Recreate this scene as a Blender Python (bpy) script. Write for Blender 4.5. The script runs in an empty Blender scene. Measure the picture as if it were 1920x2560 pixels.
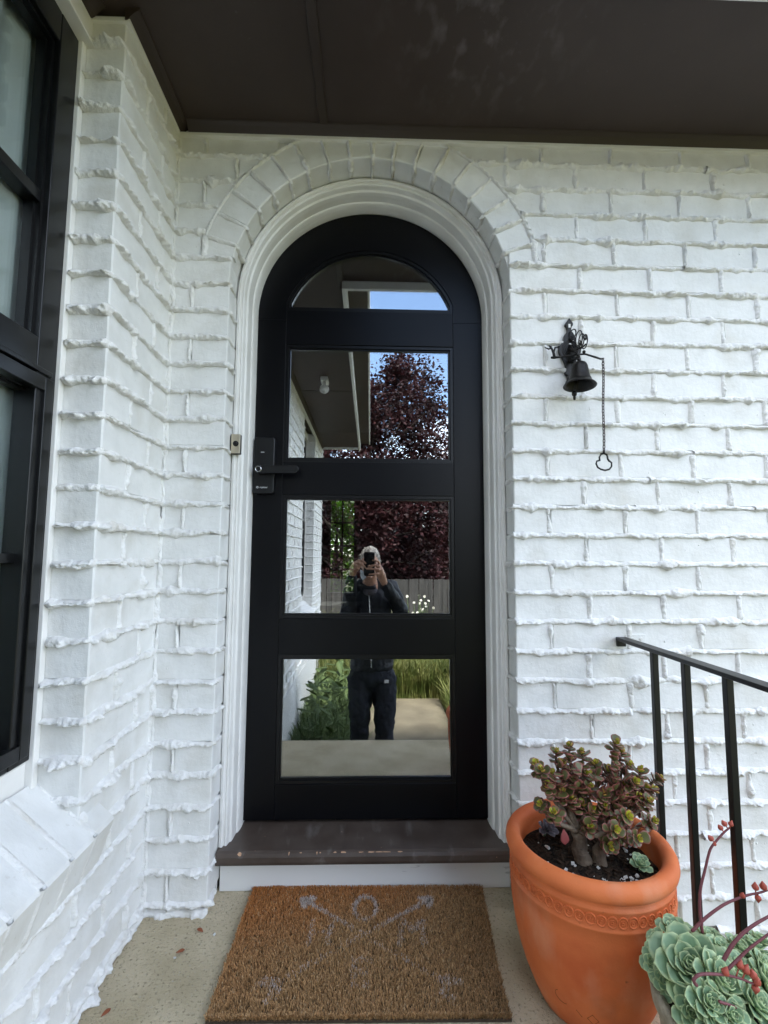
import bpy, bmesh, math, random
from mathutils import Vector, Matrix, Euler, noise as mnoise
R_ = math.radians
rnd = random.Random(7)
scene = bpy.context.scene
COL = scene.collection

# ------------------------------------------------------------------ camera
CAM_H, CAM_D = 1.0482, 1.512            # height over the porch floor, distance from the wall face
F_PX = 1200.0                           # focal length in photo pixels (1920 x 2560)
RW = Matrix(((0.99956165, 0.00835841, 0.02840162),
             (-0.02903701, 0.0895999, 0.99555447),
             (0.00577647, -0.99594277, 0.08980333)))   # photo camera axes (right, down, forward) -> world
cam_d = bpy.data.cameras.new('camera')
cam = bpy.data.objects.new('camera', cam_d); COL.objects.link(cam)
cam_d.sensor_fit = 'VERTICAL'; cam_d.sensor_height = 36.0
cam_d.lens = F_PX / 2560 * 36
cam_d.clip_start = 0.02; cam_d.clip_end = 2000
rot = Matrix((RW @ Vector((1, 0, 0)), RW @ Vector((0, -1, 0)), RW @ Vector((0, 0, -1)))).transposed()
cam.matrix_world = Matrix.Translation((0, -CAM_D, CAM_H)) @ rot.to_4x4()
scene.camera = cam

def pix(px, py, axis, val):
    """photo pixel -> point on the plane (axis = val)"""
    r = RW @ Vector((px - 960, py - 1280, F_PX))
    c = Vector((0, -CAM_D, CAM_H))
    return c + r * ((val - c[axis]) / r[axis])

# ------------------------------------------------------------------ sky and sun
SUN_EL, SUN_AZ = 52, 18       # the sun stands behind the house
w = bpy.data.worlds.new('World'); scene.world = w; w.use_nodes = True
nt = w.node_tree; nt.nodes.clear()
wo = nt.nodes.new('ShaderNodeOutputWorld'); bg = nt.nodes.new('ShaderNodeBackground')
sky = nt.nodes.new('ShaderNodeTexSky'); sky.sky_type = 'NISHITA'; sky.sun_disc = False
sky.sun_elevation = R_(SUN_EL); sky.sun_rotation = R_(SUN_AZ); sky.dust_density = 1.2; sky.ozone_density = 1.2
tc = nt.nodes.new('ShaderNodeTexCoord'); mp = nt.nodes.new('ShaderNodeMapping'); mp.inputs["Scale"].default_value = (1, 1, 2.2)
mp.inputs['Location'].default_value = (14.28, 18.42, 7.9); mp.inputs['Rotation'].default_value = (-0.3, 0, -0.4)
cn = nt.nodes.new('ShaderNodeTexNoise'); cn.inputs['Scale'].default_value = 1.5; cn.inputs['Detail'].default_value = 7; cn.inputs['Roughness'].default_value = 0.56
cr = nt.nodes.new('ShaderNodeValToRGB'); cr.color_ramp.elements[0].position = 0.46; cr.color_ramp.elements[1].position = 0.70
mx = nt.nodes.new('ShaderNodeMix'); mx.data_type = 'RGBA'
mx.inputs['B'].default_value = (16.5, 16.9, 17.3, 1)
L = nt.links.new
L(tc.outputs['Generated'], mp.inputs['Vector']); L(mp.outputs[0], cn.inputs['Vector']); L(cn.outputs['Fac'], cr.inputs['Fac'])
L(cr.outputs['Color'], mx.inputs['Factor']); L(sky.outputs[0], mx.inputs['A']); L(mx.outputs['Result'], bg.inputs['Color'])
bg.inputs['Strength'].default_value = 0.12
L(bg.outputs[0], wo.inputs[0])
sun_d = bpy.data.lights.new('sun', 'SUN'); sun = bpy.data.objects.new('sun', sun_d); COL.objects.link(sun)
sun_d.energy = 3.0; sun_d.angle = R_(6); sun_d.color = (1.0, 0.95, 0.87)
sd = Vector((math.sin(R_(SUN_AZ)) * math.cos(R_(SUN_EL)), math.cos(R_(SUN_AZ)) * math.cos(R_(SUN_EL)), math.sin(R_(SUN_EL))))
sun.rotation_euler = (-sd).to_track_quat('-Z', 'Y').to_euler(); sun.location = sd * 30

vs = scene.view_settings
vs.view_transform = 'Standard'; vs.look = 'None'; vs.gamma = 1; vs.use_curve_mapping = False
vs.exposure = 2.38
scene.cycles.use_denoising = True
scene.cycles.max_bounces = 10; scene.cycles.transparent_max_bounces = 12
scene.cycles.sample_clamp_indirect = 8

# ------------------------------------------------------------------ helpers
def tag(o, label=None, cat=None, group=None, kind=None):
    if label: o['label'] = label
    if cat: o['category'] = cat
    if group: o['group'] = group
    if kind: o['kind'] = kind
    return o

def empty(name, loc=(0, 0, 0), label=None, cat=None, group=None):
    o = bpy.data.objects.new(name, None); COL.objects.link(o); o.location = loc
    o.empty_display_size = 0.05
    return tag(o, label, cat, group)

def link(o, parent=None):
    COL.objects.link(o)
    if parent is not None:
        o.parent = parent
        o.matrix_parent_inverse = Matrix.Translation(-Vector(parent.location)) if parent.parent is None else \
            Matrix.Translation(-(Vector(parent.location)))
    return o

class MB:
    """collects faces; build() links them as one mesh object"""
    def __init__(s): s.v = []; s.f = []; s.c = []
    def add(s, verts, faces, cols=None):
        b = len(s.v); s.v.extend(tuple(p) for p in verts)
        s.f.extend(tuple(i + b for i in f) for f in faces)
        if cols is not None: s.c.extend(cols)
        return s
    def box(s, x0, x1, y0, y1, z0, z1):
        return s.add([(x0, y0, z0), (x1, y0, z0), (x1, y1, z0), (x0, y1, z0), (x0, y0, z1), (x1, y0, z1), (x1, y1, z1), (x0, y1, z1)],
                     [(3, 2, 1, 0), (4, 5, 6, 7), (0, 1, 5, 4), (1, 2, 6, 5), (2, 3, 7, 6), (3, 0, 4, 7)])
    def tube(s, pts, rad, seg=8, caps=True):
        pts = [Vector(p) for p in pts]; n = len(pts)
        if not hasattr(rad, '__len__'): rad = [rad] * n
        up = Vector((0, 0, 1)); verts = []; a = None
        for i, p in enumerate(pts):
            t = (pts[min(i + 1, n - 1)] - pts[max(i - 1, 0)])
            t = t.normalized() if t.length > 1e-9 else up
            if a is None:
                a = t.cross(up if abs(t.z) < 0.9 else Vector((1, 0, 0))).normalized()
            else:
                a = (a - t * a.dot(t)).normalized()
            b = t.cross(a)
            for k in range(seg):
                an = 2 * math.pi * k / seg
                verts.append(p + (a * math.cos(an) + b * math.sin(an)) * rad[i])
        faces = [(i * seg + k, i * seg + (k + 1) % seg, (i + 1) * seg + (k + 1) % seg, (i + 1) * seg + k) for i in range(n - 1) for k in range(seg)]
        if caps:
            faces += [tuple(range(seg - 1, -1, -1)), tuple(range((n - 1) * seg, n * seg))]
        return s.add(verts, faces)
    def lathe(s, prof, seg=48, c=(0, 0, 0), closed=False):
        verts = []; n = len(prof)
        for r, z in prof:
            for k in range(seg):
                an = 2 * math.pi * k / seg
                verts.append((c[0] + r * math.cos(an), c[1] + r * math.sin(an), c[2] + z))
        m = n if closed else n - 1
        faces = [(i * seg + k, i * seg + (k + 1) % seg, ((i + 1) % n) * seg + (k + 1) % seg, ((i + 1) % n) * seg + k) for i in range(m) for k in range(seg)]
        return s.add(verts, faces)
    def ball(s, c, r, seg=12, ring=8):
        if not hasattr(r, '__len__'): r = (r, r, r)
        verts = []
        for i in range(ring + 1):
            th = math.pi * i / ring
            for k in range(seg):
                an = 2 * math.pi * k / seg
                verts.append((c[0] + r[0] * math.sin(th) * math.cos(an), c[1] + r[1] * math.sin(th) * math.sin(an), c[2] + r[2] * math.cos(th)))
        faces = [(i * seg + k, (i + 1) * seg + k, (i + 1) * seg + (k + 1) % seg, i * seg + (k + 1) % seg) for i in range(ring) for k in range(seg)]
        return s.add(verts, faces)
    def mesh(s, name, mat, smooth=False, attr=None):
        me = bpy.data.meshes.new(name); me.from_pydata(s.v, [], s.f); me.update()
        if mat is not None: me.materials.append(mat)
        if smooth: me.shade_smooth()
        if attr and s.c:
            a = me.color_attributes.new(attr, 'FLOAT_COLOR', 'POINT')
            flat = [x for c in s.c for x in ((*c, 1.0) if len(c) == 3 else c)]
            a.data.foreach_set('color', flat)
        return me
    def build(s, name, mat, parent=None, smooth=False, attr=None, bevel=0, loc=None):
        o = bpy.data.objects.new(name, s.mesh(name, mat, smooth, attr))
        link(o, parent)
        if bevel:
            m = o.modifiers.new('bevel', 'BEVEL'); m.width = bevel; m.segments = 2; m.limit_method = 'ANGLE'; m.angle_limit = R_(40)
            o.data.shade_smooth(); e = o.modifiers.new('wn', 'WEIGHTED_NORMAL'); e.keep_sharp = True
        return o

def fix_normals(me):
    bm = bmesh.new(); bm.from_mesh(me); bmesh.ops.recalc_face_normals(bm, faces=bm.faces); bm.to_mesh(me); bm.free()

def extrude_poly(poly, y0, y1):
    """xz polygon -> closed prism between y0 and y1"""
    n = len(poly); mb = MB()
    mb.add([(x, y0, z) for x, z in poly] + [(x, y1, z) for x, z in poly],
           [tuple(range(n)), tuple(range(2 * n - 1, n - 1, -1))] + [(i, i + n, (i + 1) % n + n, (i + 1) % n) for i in range(n)])
    return mb

# ------------------------------------------------------------------ materials
def mat(name, color, rough=0.5, spec=0.5, metal=0.0):
    m = bpy.data.materials.new(name); m.use_nodes = True
    b = m.node_tree.nodes['Principled BSDF']
    b.inputs['Base Color'].default_value = (*color, 1); b.inputs['Roughness'].default_value = rough
    b.inputs['Specular IOR Level'].default_value = spec; b.inputs['Metallic'].default_value = metal
    return m

def nodes(m):
    t = m.node_tree
    return t, t.nodes, t.links.new, t.nodes['Principled BSDF']

def add_noise_color(m, c1, c2, scale, detail=4, lo=0.4, hi=0.6, coord='Object', stretch=None, rand=False):
    t, N, Lk, b = nodes(m)
    co = N.new('ShaderNodeTexCoord'); src = co.outputs[coord]
    if stretch or rand:
        mpn = N.new('ShaderNodeMapping'); Lk(src, mpn.inputs['Vector']); src = mpn.outputs[0]
        if stretch: mpn.inputs['Scale'].default_value = stretch
        if rand:
            oi = N.new('ShaderNodeObjectInfo'); mu = N.new('ShaderNodeMath'); mu.operation = 'MULTIPLY'; mu.inputs[1].default_value = 37.0
            Lk(oi.outputs['Random'], mu.inputs[0]); Lk(mu.outputs[0], mpn.inputs['Location'])
    n = N.new('ShaderNodeTexNoise'); n.inputs['Scale'].default_value = scale; n.inputs['Detail'].default_value = detail
    Lk(src, n.inputs['Vector'])
    r = N.new('ShaderNodeValToRGB'); r.color_ramp.elements[0].position = lo; r.color_ramp.elements[1].position = hi
    r.color_ramp.elements[0].color = (*c1, 1); r.color_ramp.elements[1].color = (*c2, 1)
    Lk(n.outputs['Fac'], r.inputs['Fac']); Lk(r.outputs[0], b.inputs['Base Color'])
    return r, src

def mix_over(m, color, fac_socket_builder):
    """lay a second colour over the current base colour"""
    t, N, Lk, b = nodes(m)
    x = N.new('ShaderNodeMix'); x.data_type = 'RGBA'
    if b.inputs['Base Color'].links:
        Lk(b.inputs['Base Color'].links[0].from_socket, x.inputs['A'])
    else:
        x.inputs['A'].default_value = b.inputs['Base Color'].default_value
    x.inputs['B'].default_value = (*color, 1)
    Lk(fac_socket_builder(t, N, Lk), x.inputs['Factor']); Lk(x.outputs['Result'], b.inputs['Base Color'])

def noise_mask(scale, lo, hi, detail=3, amount=1.0, coord='Object', stretch=None):
    def f(t, N, Lk):
        co = N.new('ShaderNodeTexCoord'); src = co.outputs[coord]
        if stretch:
            mpn = N.new('ShaderNodeMapping'); mpn.inputs['Scale'].default_value = stretch; Lk(src, mpn.inputs['Vector']); src = mpn.outputs[0]
        n = N.new('ShaderNodeTexNoise'); n.inputs['Scale'].default_value = scale; n.inputs['Detail'].default_value = detail
        Lk(src, n.inputs['Vector'])
        mr = N.new('ShaderNodeMapRange'); mr.inputs['From Min'].default_value = lo; mr.inputs['From Max'].default_value = hi
        mr.inputs['To Max'].default_value = amount; mr.clamp = True
        Lk(n.outputs['Fac'], mr.inputs['Value']); return mr.outputs[0]
    return f

def add_bump(m, scale, strength, dist, detail=4, coord='Object', scale2=None, mixw=0.5, stretch=None):
    t, N, Lk, b = nodes(m)
    co = N.new('ShaderNodeTexCoord'); src = co.outputs[coord]
    if stretch:
        mpn = N.new('ShaderNodeMapping'); mpn.inputs['Scale'].default_value = stretch; Lk(src, mpn.inputs['Vector']); src = mpn.outputs[0]
    n = N.new('ShaderNodeTexNoise'); n.inputs['Scale'].default_value = scale; n.inputs['Detail'].default_value = detail; Lk(src, n.inputs['Vector'])
    h = n.outputs['Fac']
    if scale2:
        n2 = N.new('ShaderNodeTexNoise'); n2.inputs['Scale'].default_value = scale2; n2.inputs['Detail'].default_value = 3; Lk(src, n2.inputs['Vector'])
        ma = N.new('ShaderNodeMath'); ma.operation = 'MULTIPLY_ADD'; ma.inputs[1].default_value = mixw; Lk(n2.outputs['Fac'], ma.inputs[0]); Lk(h, ma.inputs[2]); h = ma.outputs[0]
    bp = N.new('ShaderNodeBump'); bp.inputs['Strength'].default_value = strength; bp.inputs['Distance'].default_value = dist
    Lk(h, bp.inputs['Height']); Lk(bp.outputs[0], b.inputs['Normal'])
    return m

def wpos_mask(scale, lo, hi, detail=4, amount=1.0):
    def f(t, N, Lk):
        ge = N.new('ShaderNodeNewGeometry'); n = N.new('ShaderNodeTexNoise'); n.inputs['Scale'].default_value = scale; n.inputs['Detail'].default_value = detail
        Lk(ge.outputs['Position'], n.inputs['Vector']); mr = N.new('ShaderNodeMapRange'); mr.inputs['From Min'].default_value = lo; mr.inputs['From Max'].default_value = hi; mr.inputs['To Max'].default_value = amount
        Lk(n.outputs['Fac'], mr.inputs['Value']); return mr.outputs[0]
    return f
M = {}
# white masonry paint on bricks: thick brushed paint with drips and specks
m = M['brick'] = mat('brick_paint', (.79, .79, .775), .52, .35)
add_noise_color(m, (.72, .72, .70), (.80, .80, .785), 14, 5, .3, .62, coord='Object', rand=True)
mix_over(m, (.42, .38, .30), noise_mask(55, .72, .82, 2, .5)); mix_over(m, (.56, .53, .46), wpos_mask(7, .52, .80, 7, .55))
add_bump(m, 60, .5, .004, 5, scale2=420, mixw=.22)
m = M['mortar'] = mat('mortar_paint', (.79, .785, .765), .6, .3)
add_noise_color(m, (.74, .73, .70), (.82, .815, .80), 30, 5, .3, .6); mix_over(m, (.50, .46, .37), wpos_mask(9, .55, .85, 8, .7))
add_bump(m, 130, .8, .005, 5, scale2=60, mixw=.8)
m = M['core'] = mat('masonry_paint', (.74, .735, .715), .7, .2); add_bump(m, 90, .6, .006, 5)
m = M['stucco'] = mat('stucco_paint', (.78, .78, .765), .7, .2); add_bump(m, 45, 1.0, .02, 6, scale2=160, mixw=.5)
m = M['trim'] = mat('trim_paint', (.80, .79, .76), .42, .4)
add_noise_color(m, (.75, .735, .70), (.82, .81, .785), 9, 5, .3, .6); add_bump(m, 260, .12, .002, 3, stretch=(1, 1, .15))
m = M['soffit'] = mat('soffit_paint', (.052, .036, .031), .55, .35)
add_noise_color(m, (.046, .032, .0275), (.057, .040, .035), 5, 5, .3, .7)
def chalk(t, N, Lk):
    # chalky rubbed patch on the boards in front of the door
    co = N.new('ShaderNodeTexCoord'); d = N.new('ShaderNodeVectorMath'); d.operation = 'DISTANCE'; d.inputs[1].default_value = (.30, -.36, 2.478)
    Lk(co.outputs['Object'], d.inputs[0]); fall = N.new('ShaderNodeMapRange'); fall.inputs['From Min'].default_value = .34; fall.inputs['From Max'].default_value = .05; Lk(d.outputs['Value'], fall.inputs['Value'])
    n = noise_mask(17, .52, .74, 12, .5, stretch=(1.3, .8, 1))(t, N, Lk); mu = N.new('ShaderNodeMath'); mu.operation = 'MULTIPLY'; Lk(fall.outputs[0], mu.inputs[0]); Lk(n, mu.inputs[1]); return mu.outputs[0]
mix_over(m, (.22, .20, .20), chalk); mix_over(m, (.11, .10, .10), noise_mask(70, .70, .80, 3, .35))
add_bump(m, 300, .08, .002)
m = M['soffit_trim'] = mat('soffit_trim_paint', (.044, .031, .027), .45, .4)
m = M['door'] = mat('door_paint', (.0014, .0016, .0027), .33, .22)
add_bump(m, 130, .05, .001, 3, stretch=(.2, 1, 1))
m = M['bead'] = mat('bead_paint', (.0026, .0028, .0038), .32, .32)
m = M['frame_black'] = mat('window_paint', (.004, .0044, .005), .30, .4); add_bump(m, 4, .12, .004, 2, stretch=(1, 1, 2))
m = M['threshold'] = mat('threshold_paint', (.066, .046, .037), .40, .45)
add_noise_color(m, (.056, .040, .032), (.086, .066, .055), 12, 6, .35, .65)
mix_over(m, (.50, .30, .19), noise_mask(62, .735, .75, 3, .95)); mix_over(m, (.22, .205, .19), noise_mask(26, .60, .80, 8, .6, stretch=(1, .35, 1)))
m = M['riser'] = mat('riser_paint', (.76, .755, .74), .5, .35)
mix_over(m, (.30, .29, .28), noise_mask(24, .67, .73, 8, .6, stretch=(.5, 1, 2.2)))
m = M['concrete'] = mat('porch_concrete', (.36, .33, .25), .88, .2)
add_noise_color(m, (.52, .44, .29), (.69, .595, .425), 5.5, 9, .36, .64); mix_over(m, (.22, .185, .12), noise_mask(130, .56, .70, 4, .75)); mix_over(m, (.52, .49, .42), noise_mask(150, .62, .72, 2, .6))
mix_over(m, (.28, .235, .15), noise_mask(3.0, .55, .75, 6, .5))
add_bump(m, 110, 1.0, .008, 6, scale2=320, mixw=.7)
m = M['path'] = mat('path_concrete', (.27, .235, .175), .9, .2)
add_noise_color(m, (.13, .11, .078), (.21, .18, .125), 3, 9, .35, .65); add_bump(m, 90, .8, .004, 6)
m = M['terracotta'] = mat('terracotta', (.66, .19, .06), .62, .35)
add_noise_color(m, (.58, .115, .031), (.73, .195, .060), 6.5, 6, .32, .62)
mix_over(m, (.72, .38, .24), noise_mask(13, .54, .82, 10, .5, stretch=(1, 1, .55))); mix_over(m, (.34, .10, .04), noise_mask(9, .56, .80, 8, .55)); mix_over(m, (.20, .06, .025), noise_mask(46, .70, .78, 4, .7))
add_bump(m, 240, .22, .002, 4, scale2=16, mixw=1.2)
m = M['soil'] = mat('potting_soil', (.020, .014, .010), .95, .2); add_noise_color(m, (.008, .006, .005), (.050, .034, .022), 120, 5, .35, .7); add_bump(m, 160, 1, .012, 6)
M['bark'] = mat('bark_chip', (.045, .028, .018), .9, .2)
M['perlite'] = mat('perlite', (.68, .67, .64), .9, .2)
m = M['iron'] = mat('black_iron', (.004, .004, .0045), .38, .4); add_bump(m, 60, .2, .002)
m = M['castiron'] = mat('cast_iron', (.016, .014, .013), .42, .4, .2); add_noise_color(m, (.004, .004, .004), (.016, .012, .010), 70, 5, .4, .7); add_bump(m, 190, .5, .002, 4)
M['chain'] = mat('chain_metal', (.035, .018, .016), .5, .5, .5)
M['brass'] = mat('pale_brass', (.62, .55, .42), .32, .5, .9)
M['plastic'] = mat('black_plastic', (.003, .0032, .004), .38, .4)
M['black'] = mat('black_rubber', (.012, .012, .012), .55, .3)
M['silver'] = mat('silver_ring', (.65, .65, .65), .25, .5, 1.0)
M['print'] = mat('white_print', (.75, .76, .78), .5, .3)
m = M['wood'] = mat('jade_bark', (.16, .12, .085), .85, .25); add_noise_color(m, (.09, .065, .045), (.25, .20, .145), 40, 6, .35, .65, stretch=(1, 1, .4)); add_bump(m, 70, .9, .006, 5, stretch=(.5, .5, 2))

def leaf_mat(name, base, edge, rough=.35, spec=.45, trans=0.0, var=.25):
    """green with a rim colour taken from the mesh's own 'rim' attribute"""
    m = mat(name, base, rough, spec); t, N, Lk, b = nodes(m)
    a = N.new('ShaderNodeAttribute'); a.attribute_name = 'rim'
    x = N.new('ShaderNodeMix'); x.data_type = 'RGBA'; x.inputs['A'].default_value = (*base, 1); x.inputs['B'].default_value = (*edge, 1)
    Lk(a.outputs['Fac'], x.inputs['Factor'])
    oi = N.new('ShaderNodeObjectInfo'); hs = N.new('ShaderNodeHueSaturation')
    mr = N.new('ShaderNodeMapRange'); mr.inputs['To Min'].default_value = 1 - var; mr.inputs['To Max'].default_value = 1 + var
    Lk(oi.outputs['Random'], mr.inputs['Value']); Lk(mr.outputs[0], hs.inputs['Value']); Lk(x.outputs['Result'], hs.inputs['Color']); Lk(hs.outputs[0], b.inputs['Base Color'])
    if trans:
        b.inputs['Subsurface Weight'].default_value = trans; b.inputs['Subsurface Radius'].default_value = (.004, .006, .002)
    return m
M['jade'] = leaf_mat('jade_leaf', (.100, .108, .034), (.29, .085, .075), .32, .5)
M['jade_young'] = leaf_mat('jade_young_leaf', (.34, .37, .025), (.40, .17, .06), .34, .45)
M['echev'] = leaf_mat('echeveria_leaf', (.25, .385, .235), (.56, .66, .36), .5, .35, var=.15)
M['echev_grey'] = leaf_mat('grey_rosette_leaf', (.17, .16, .19), (.28, .24, .28), .55, .35)
M['stalk'] = mat('flower_stalk', (.20, .065, .075), .5, .35)
M['bud'] = mat('flower_bud', (.42, .085, .055), .5, .35)
M['stone'] = mat('stone_planter', (.42, .37, .28), .9, .2); add_noise_color(M['stone'], (.30, .26, .19), (.46, .41, .32), 40, 6, .35, .65); add_bump(M['stone'], 150, .8, .004)

def two_sided(name, c1, c2, scale=3.0, trans=.35, rough=.55):
    m = bpy.data.materials.new(name); m.use_nodes = True; t, N, Lk, b = nodes(m)
    add_noise_color(m, c1, c2, scale, 3, .35, .65)
    b.inputs['Roughness'].default_value = rough; b.inputs['Specular IOR Level'].default_value = .3
    tr = N.new('ShaderNodeBsdfTranslucent'); ms = N.new('ShaderNodeMixShader'); ms.inputs[0].default_value = trans
    Lk(b.inputs['Base Color'].links[0].from_socket, tr.inputs['Color'])
    out = N['Material Output']; Lk(b.outputs[0], ms.inputs[1]); Lk(tr.outputs[0], ms.inputs[2]); Lk(ms.outputs[0], out.inputs['Surface'])
    return m
M['plum'] = two_sided('plum_leaf', (.012, .006, .006), (.044, .012, .014), 1.6, .3)
M['laurel'] = two_sided('laurel_leaf', (.09, .22, .015), (.22, .40, .035), 2.5, .6)
M['grass'] = two_sided('long_grass', (.075, .105, .022), (.24, .24, .08), 5, .35)
M['weed'] = two_sided('weed_leaf', (.07, .115, .04), (.19, .25, .10), 6, .35)
M['tree_bark'] = mat('tree_bark', (.045, .036, .030), .9, .2)
m = M['fence'] = mat('grey_timber', (.16, .15, .14), .85, .2); add_noise_color(m, (.020, .020, .019), (.060, .057, .053), 7, 6, .3, .7, stretch=(1, 1, .12), rand=True); add_bump(m, 30, .5, .004, 5, stretch=(1, 1, .1))
M['ground'] = mat('garden_ground', (.08, .075, .035), .95, .2); add_noise_color(M['ground'], (.05, .055, .02), (.12, .11, .05), 2, 6, .35, .65)
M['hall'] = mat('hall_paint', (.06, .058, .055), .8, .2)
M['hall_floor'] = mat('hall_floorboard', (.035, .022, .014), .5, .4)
M['roof'] = mat('roof_tile', (.06, .045, .04), .8, .3)

def glass_mat(name, refl, tint, rough=0.0):
    m = bpy.data.materials.new(name); m.use_nodes = True; t = m.node_tree; N = t.nodes; N.clear(); Lk = t.links.new
    o = N.new('ShaderNodeOutputMaterial'); ms = N.new('ShaderNodeMixShader')
    tr = N.new('ShaderNodeBsdfTransparent'); tr.inputs[0].default_value = (*tint, 1)
    gl = N.new('ShaderNodeBsdfGlossy'); gl.inputs['Roughness'].default_value = rough; gl.inputs['Color'].default_value = (.95, .98, 1, 1)
    fr = N.new('ShaderNodeLayerWeight'); fr.inputs['Blend'].default_value = .5; pw = N.new('ShaderNodeMath'); pw.operation = 'POWER'; pw.inputs[1].default_value = 5
    mr = N.new('ShaderNodeMapRange'); mr.inputs['To Min'].default_value = refl; mr.inputs['To Max'].default_value = 1
    Lk(fr.outputs['Facing'], pw.inputs[0]); Lk(pw.outputs[0], mr.inputs['Value']); Lk(mr.outputs[0], ms.inputs[0]); Lk(tr.outputs[0], ms.inputs[1]); Lk(gl.outputs[0], ms.inputs[2]); Lk(ms.outputs[0], o.inputs[0])
    return m
M['glass_door'] = glass_mat('tinted_door_glass', .35, (.84, .86, .86))
M['glass'] = glass_mat('window_glass', .07, (.90, .94, .94))
m = M['curtain'] = two_sided('sheer_curtain', (.70, .72, .70), (.78, .80, .78), 3, .45, .9)

# ------------------------------------------------------------------ key dimensions (metres)
XL = -0.655                    # face of the wall on the left
OPL, OPR = -0.4665, 0.4575     # brick opening
OPC = (OPL + OPR) / 2; OPRAD = (OPR - OPL) / 2; SPR = 1.927   # brick arch
VD = 0.106                     # depth of the arch ring
BED0, PITCH = 0.664, 0.0903
beds = [BED0 + PITCH * k for k in range(-15, 21)]             # bed joint heights
ZTOP = 2.452
JY = -0.345                    # jamb of the window reveal
W1 = (-0.345, -1.62); P1 = (-1.62, -2.709); W2 = (-2.709, -3.656); P2 = (-3.656, -4.541)
A0 = R_(17)                    # where the arch ring starts

# ------------------------------------------------------------------ ground, path, porch
g = MB().add([(-600, -900, -.72), (600, -900, -.72), (600, 900, -.72), (-600, 900, -.72)], [(0, 1, 2, 3)]).build('ground', M['ground']); tag(g, kind='structure')
p = MB().box(-.12, .86, -4.12, -.9, -.76, -.70).build('path', M['path'], bevel=.01); tag(p, kind='structure')
p = MB().box(-.655, .88, -.9, .14, -.76, 0).build('porch_floor', M['concrete'], bevel=.008); tag(p, kind='structure')

# ------------------------------------------------------------------ brick walls
def clip(poly, n, d):
    out = []
    for i in range(len(poly)):
        a, b = poly[i], poly[(i + 1) % len(poly)]
        da = a[0] * n[0] + a[1] * n[1] - d; db = b[0] * n[0] + b[1] * n[1] - d
        if da >= 0: out.append(a)
        if (da >= 0) != (db >= 0):
            t = da / (da - db); out.append((a[0] + (b[0] - a[0]) * t, a[1] + (b[1] - a[1]) * t))
    return out

def poly_area(p): return abs(sum(p[i][0] * p[(i + 1) % len(p)][1] - p[(i + 1) % len(p)][0] * p[i][1] for i in range(len(p)))) / 2

_bcache = {}
def brick_mesh(poly, depth, key=None):
    """polygon (u, v), counter-clockwise -> bevelled painted brick, face at y = 0 looking to -y"""
    if key and key in _bcache: return _bcache[key]
    n = len(poly); cx = sum(q[0] for q in poly) / n; cy = sum(q[1] for q in poly) / n
    e = .0028
    def inset(q):
        d = Vector((cx - q[0], cy - q[1])); 
        return (q[0] + e * (1 if d.x > 0 else -1), q[1] + e * (1 if d.y > 0 else -1))
    a = [inset(q) for q in poly]
    v = [(x, 0, z) for x, z in a] + [(x, .0032, z) for x, z in poly] + [(x, depth, z) for x, z in poly]
    f = [tuple(range(n))] + [(i, (i + 1) % n, n + (i + 1) % n, n + i)[::-1] for i in range(n)] + [(n + i, n + (i + 1) % n, 2 * n + (i + 1) % n, 2 * n + i)[::-1] for i in range(n)]
    mb = MB(); mb.add(v, f); me = mb.mesh('brick', M['brick']); fix_normals(me)
    if key: _bcache[key] = me
    return me

def place_brick(parent, poly, frame, depth=.03, rz=0.0):
    if len(poly) < 3 or poly_area(poly) < .0005: return
    cu = sum(q[0] for q in poly) / len(poly); cv = sum(q[1] for q in poly) / len(poly)
    loc = [(q[0] - cu, q[1] - cv) for q in poly]
    rect = len(poly) == 4
    key = ('r', tuple((round(a * 500), round(b * 500)) for a, b in loc), round(depth, 3)) if rect else None
    o = bpy.data.objects.new('brick', brick_mesh(loc, depth, key))
    link(o, parent)
    o.location = frame(cu, cv, rnd.uniform(-.0018, .0018)); o.rotation_euler = (rnd.gauss(0, .004), 0, rz + rnd.gauss(0, .004))
    return o

def rect(u0, u1, v0, v1, j=.0012):
    r = lambda: rnd.uniform(-j, j)
    return [(u0, v0), (u1, v0), (u1, v1), (u0, v1)]

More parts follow.
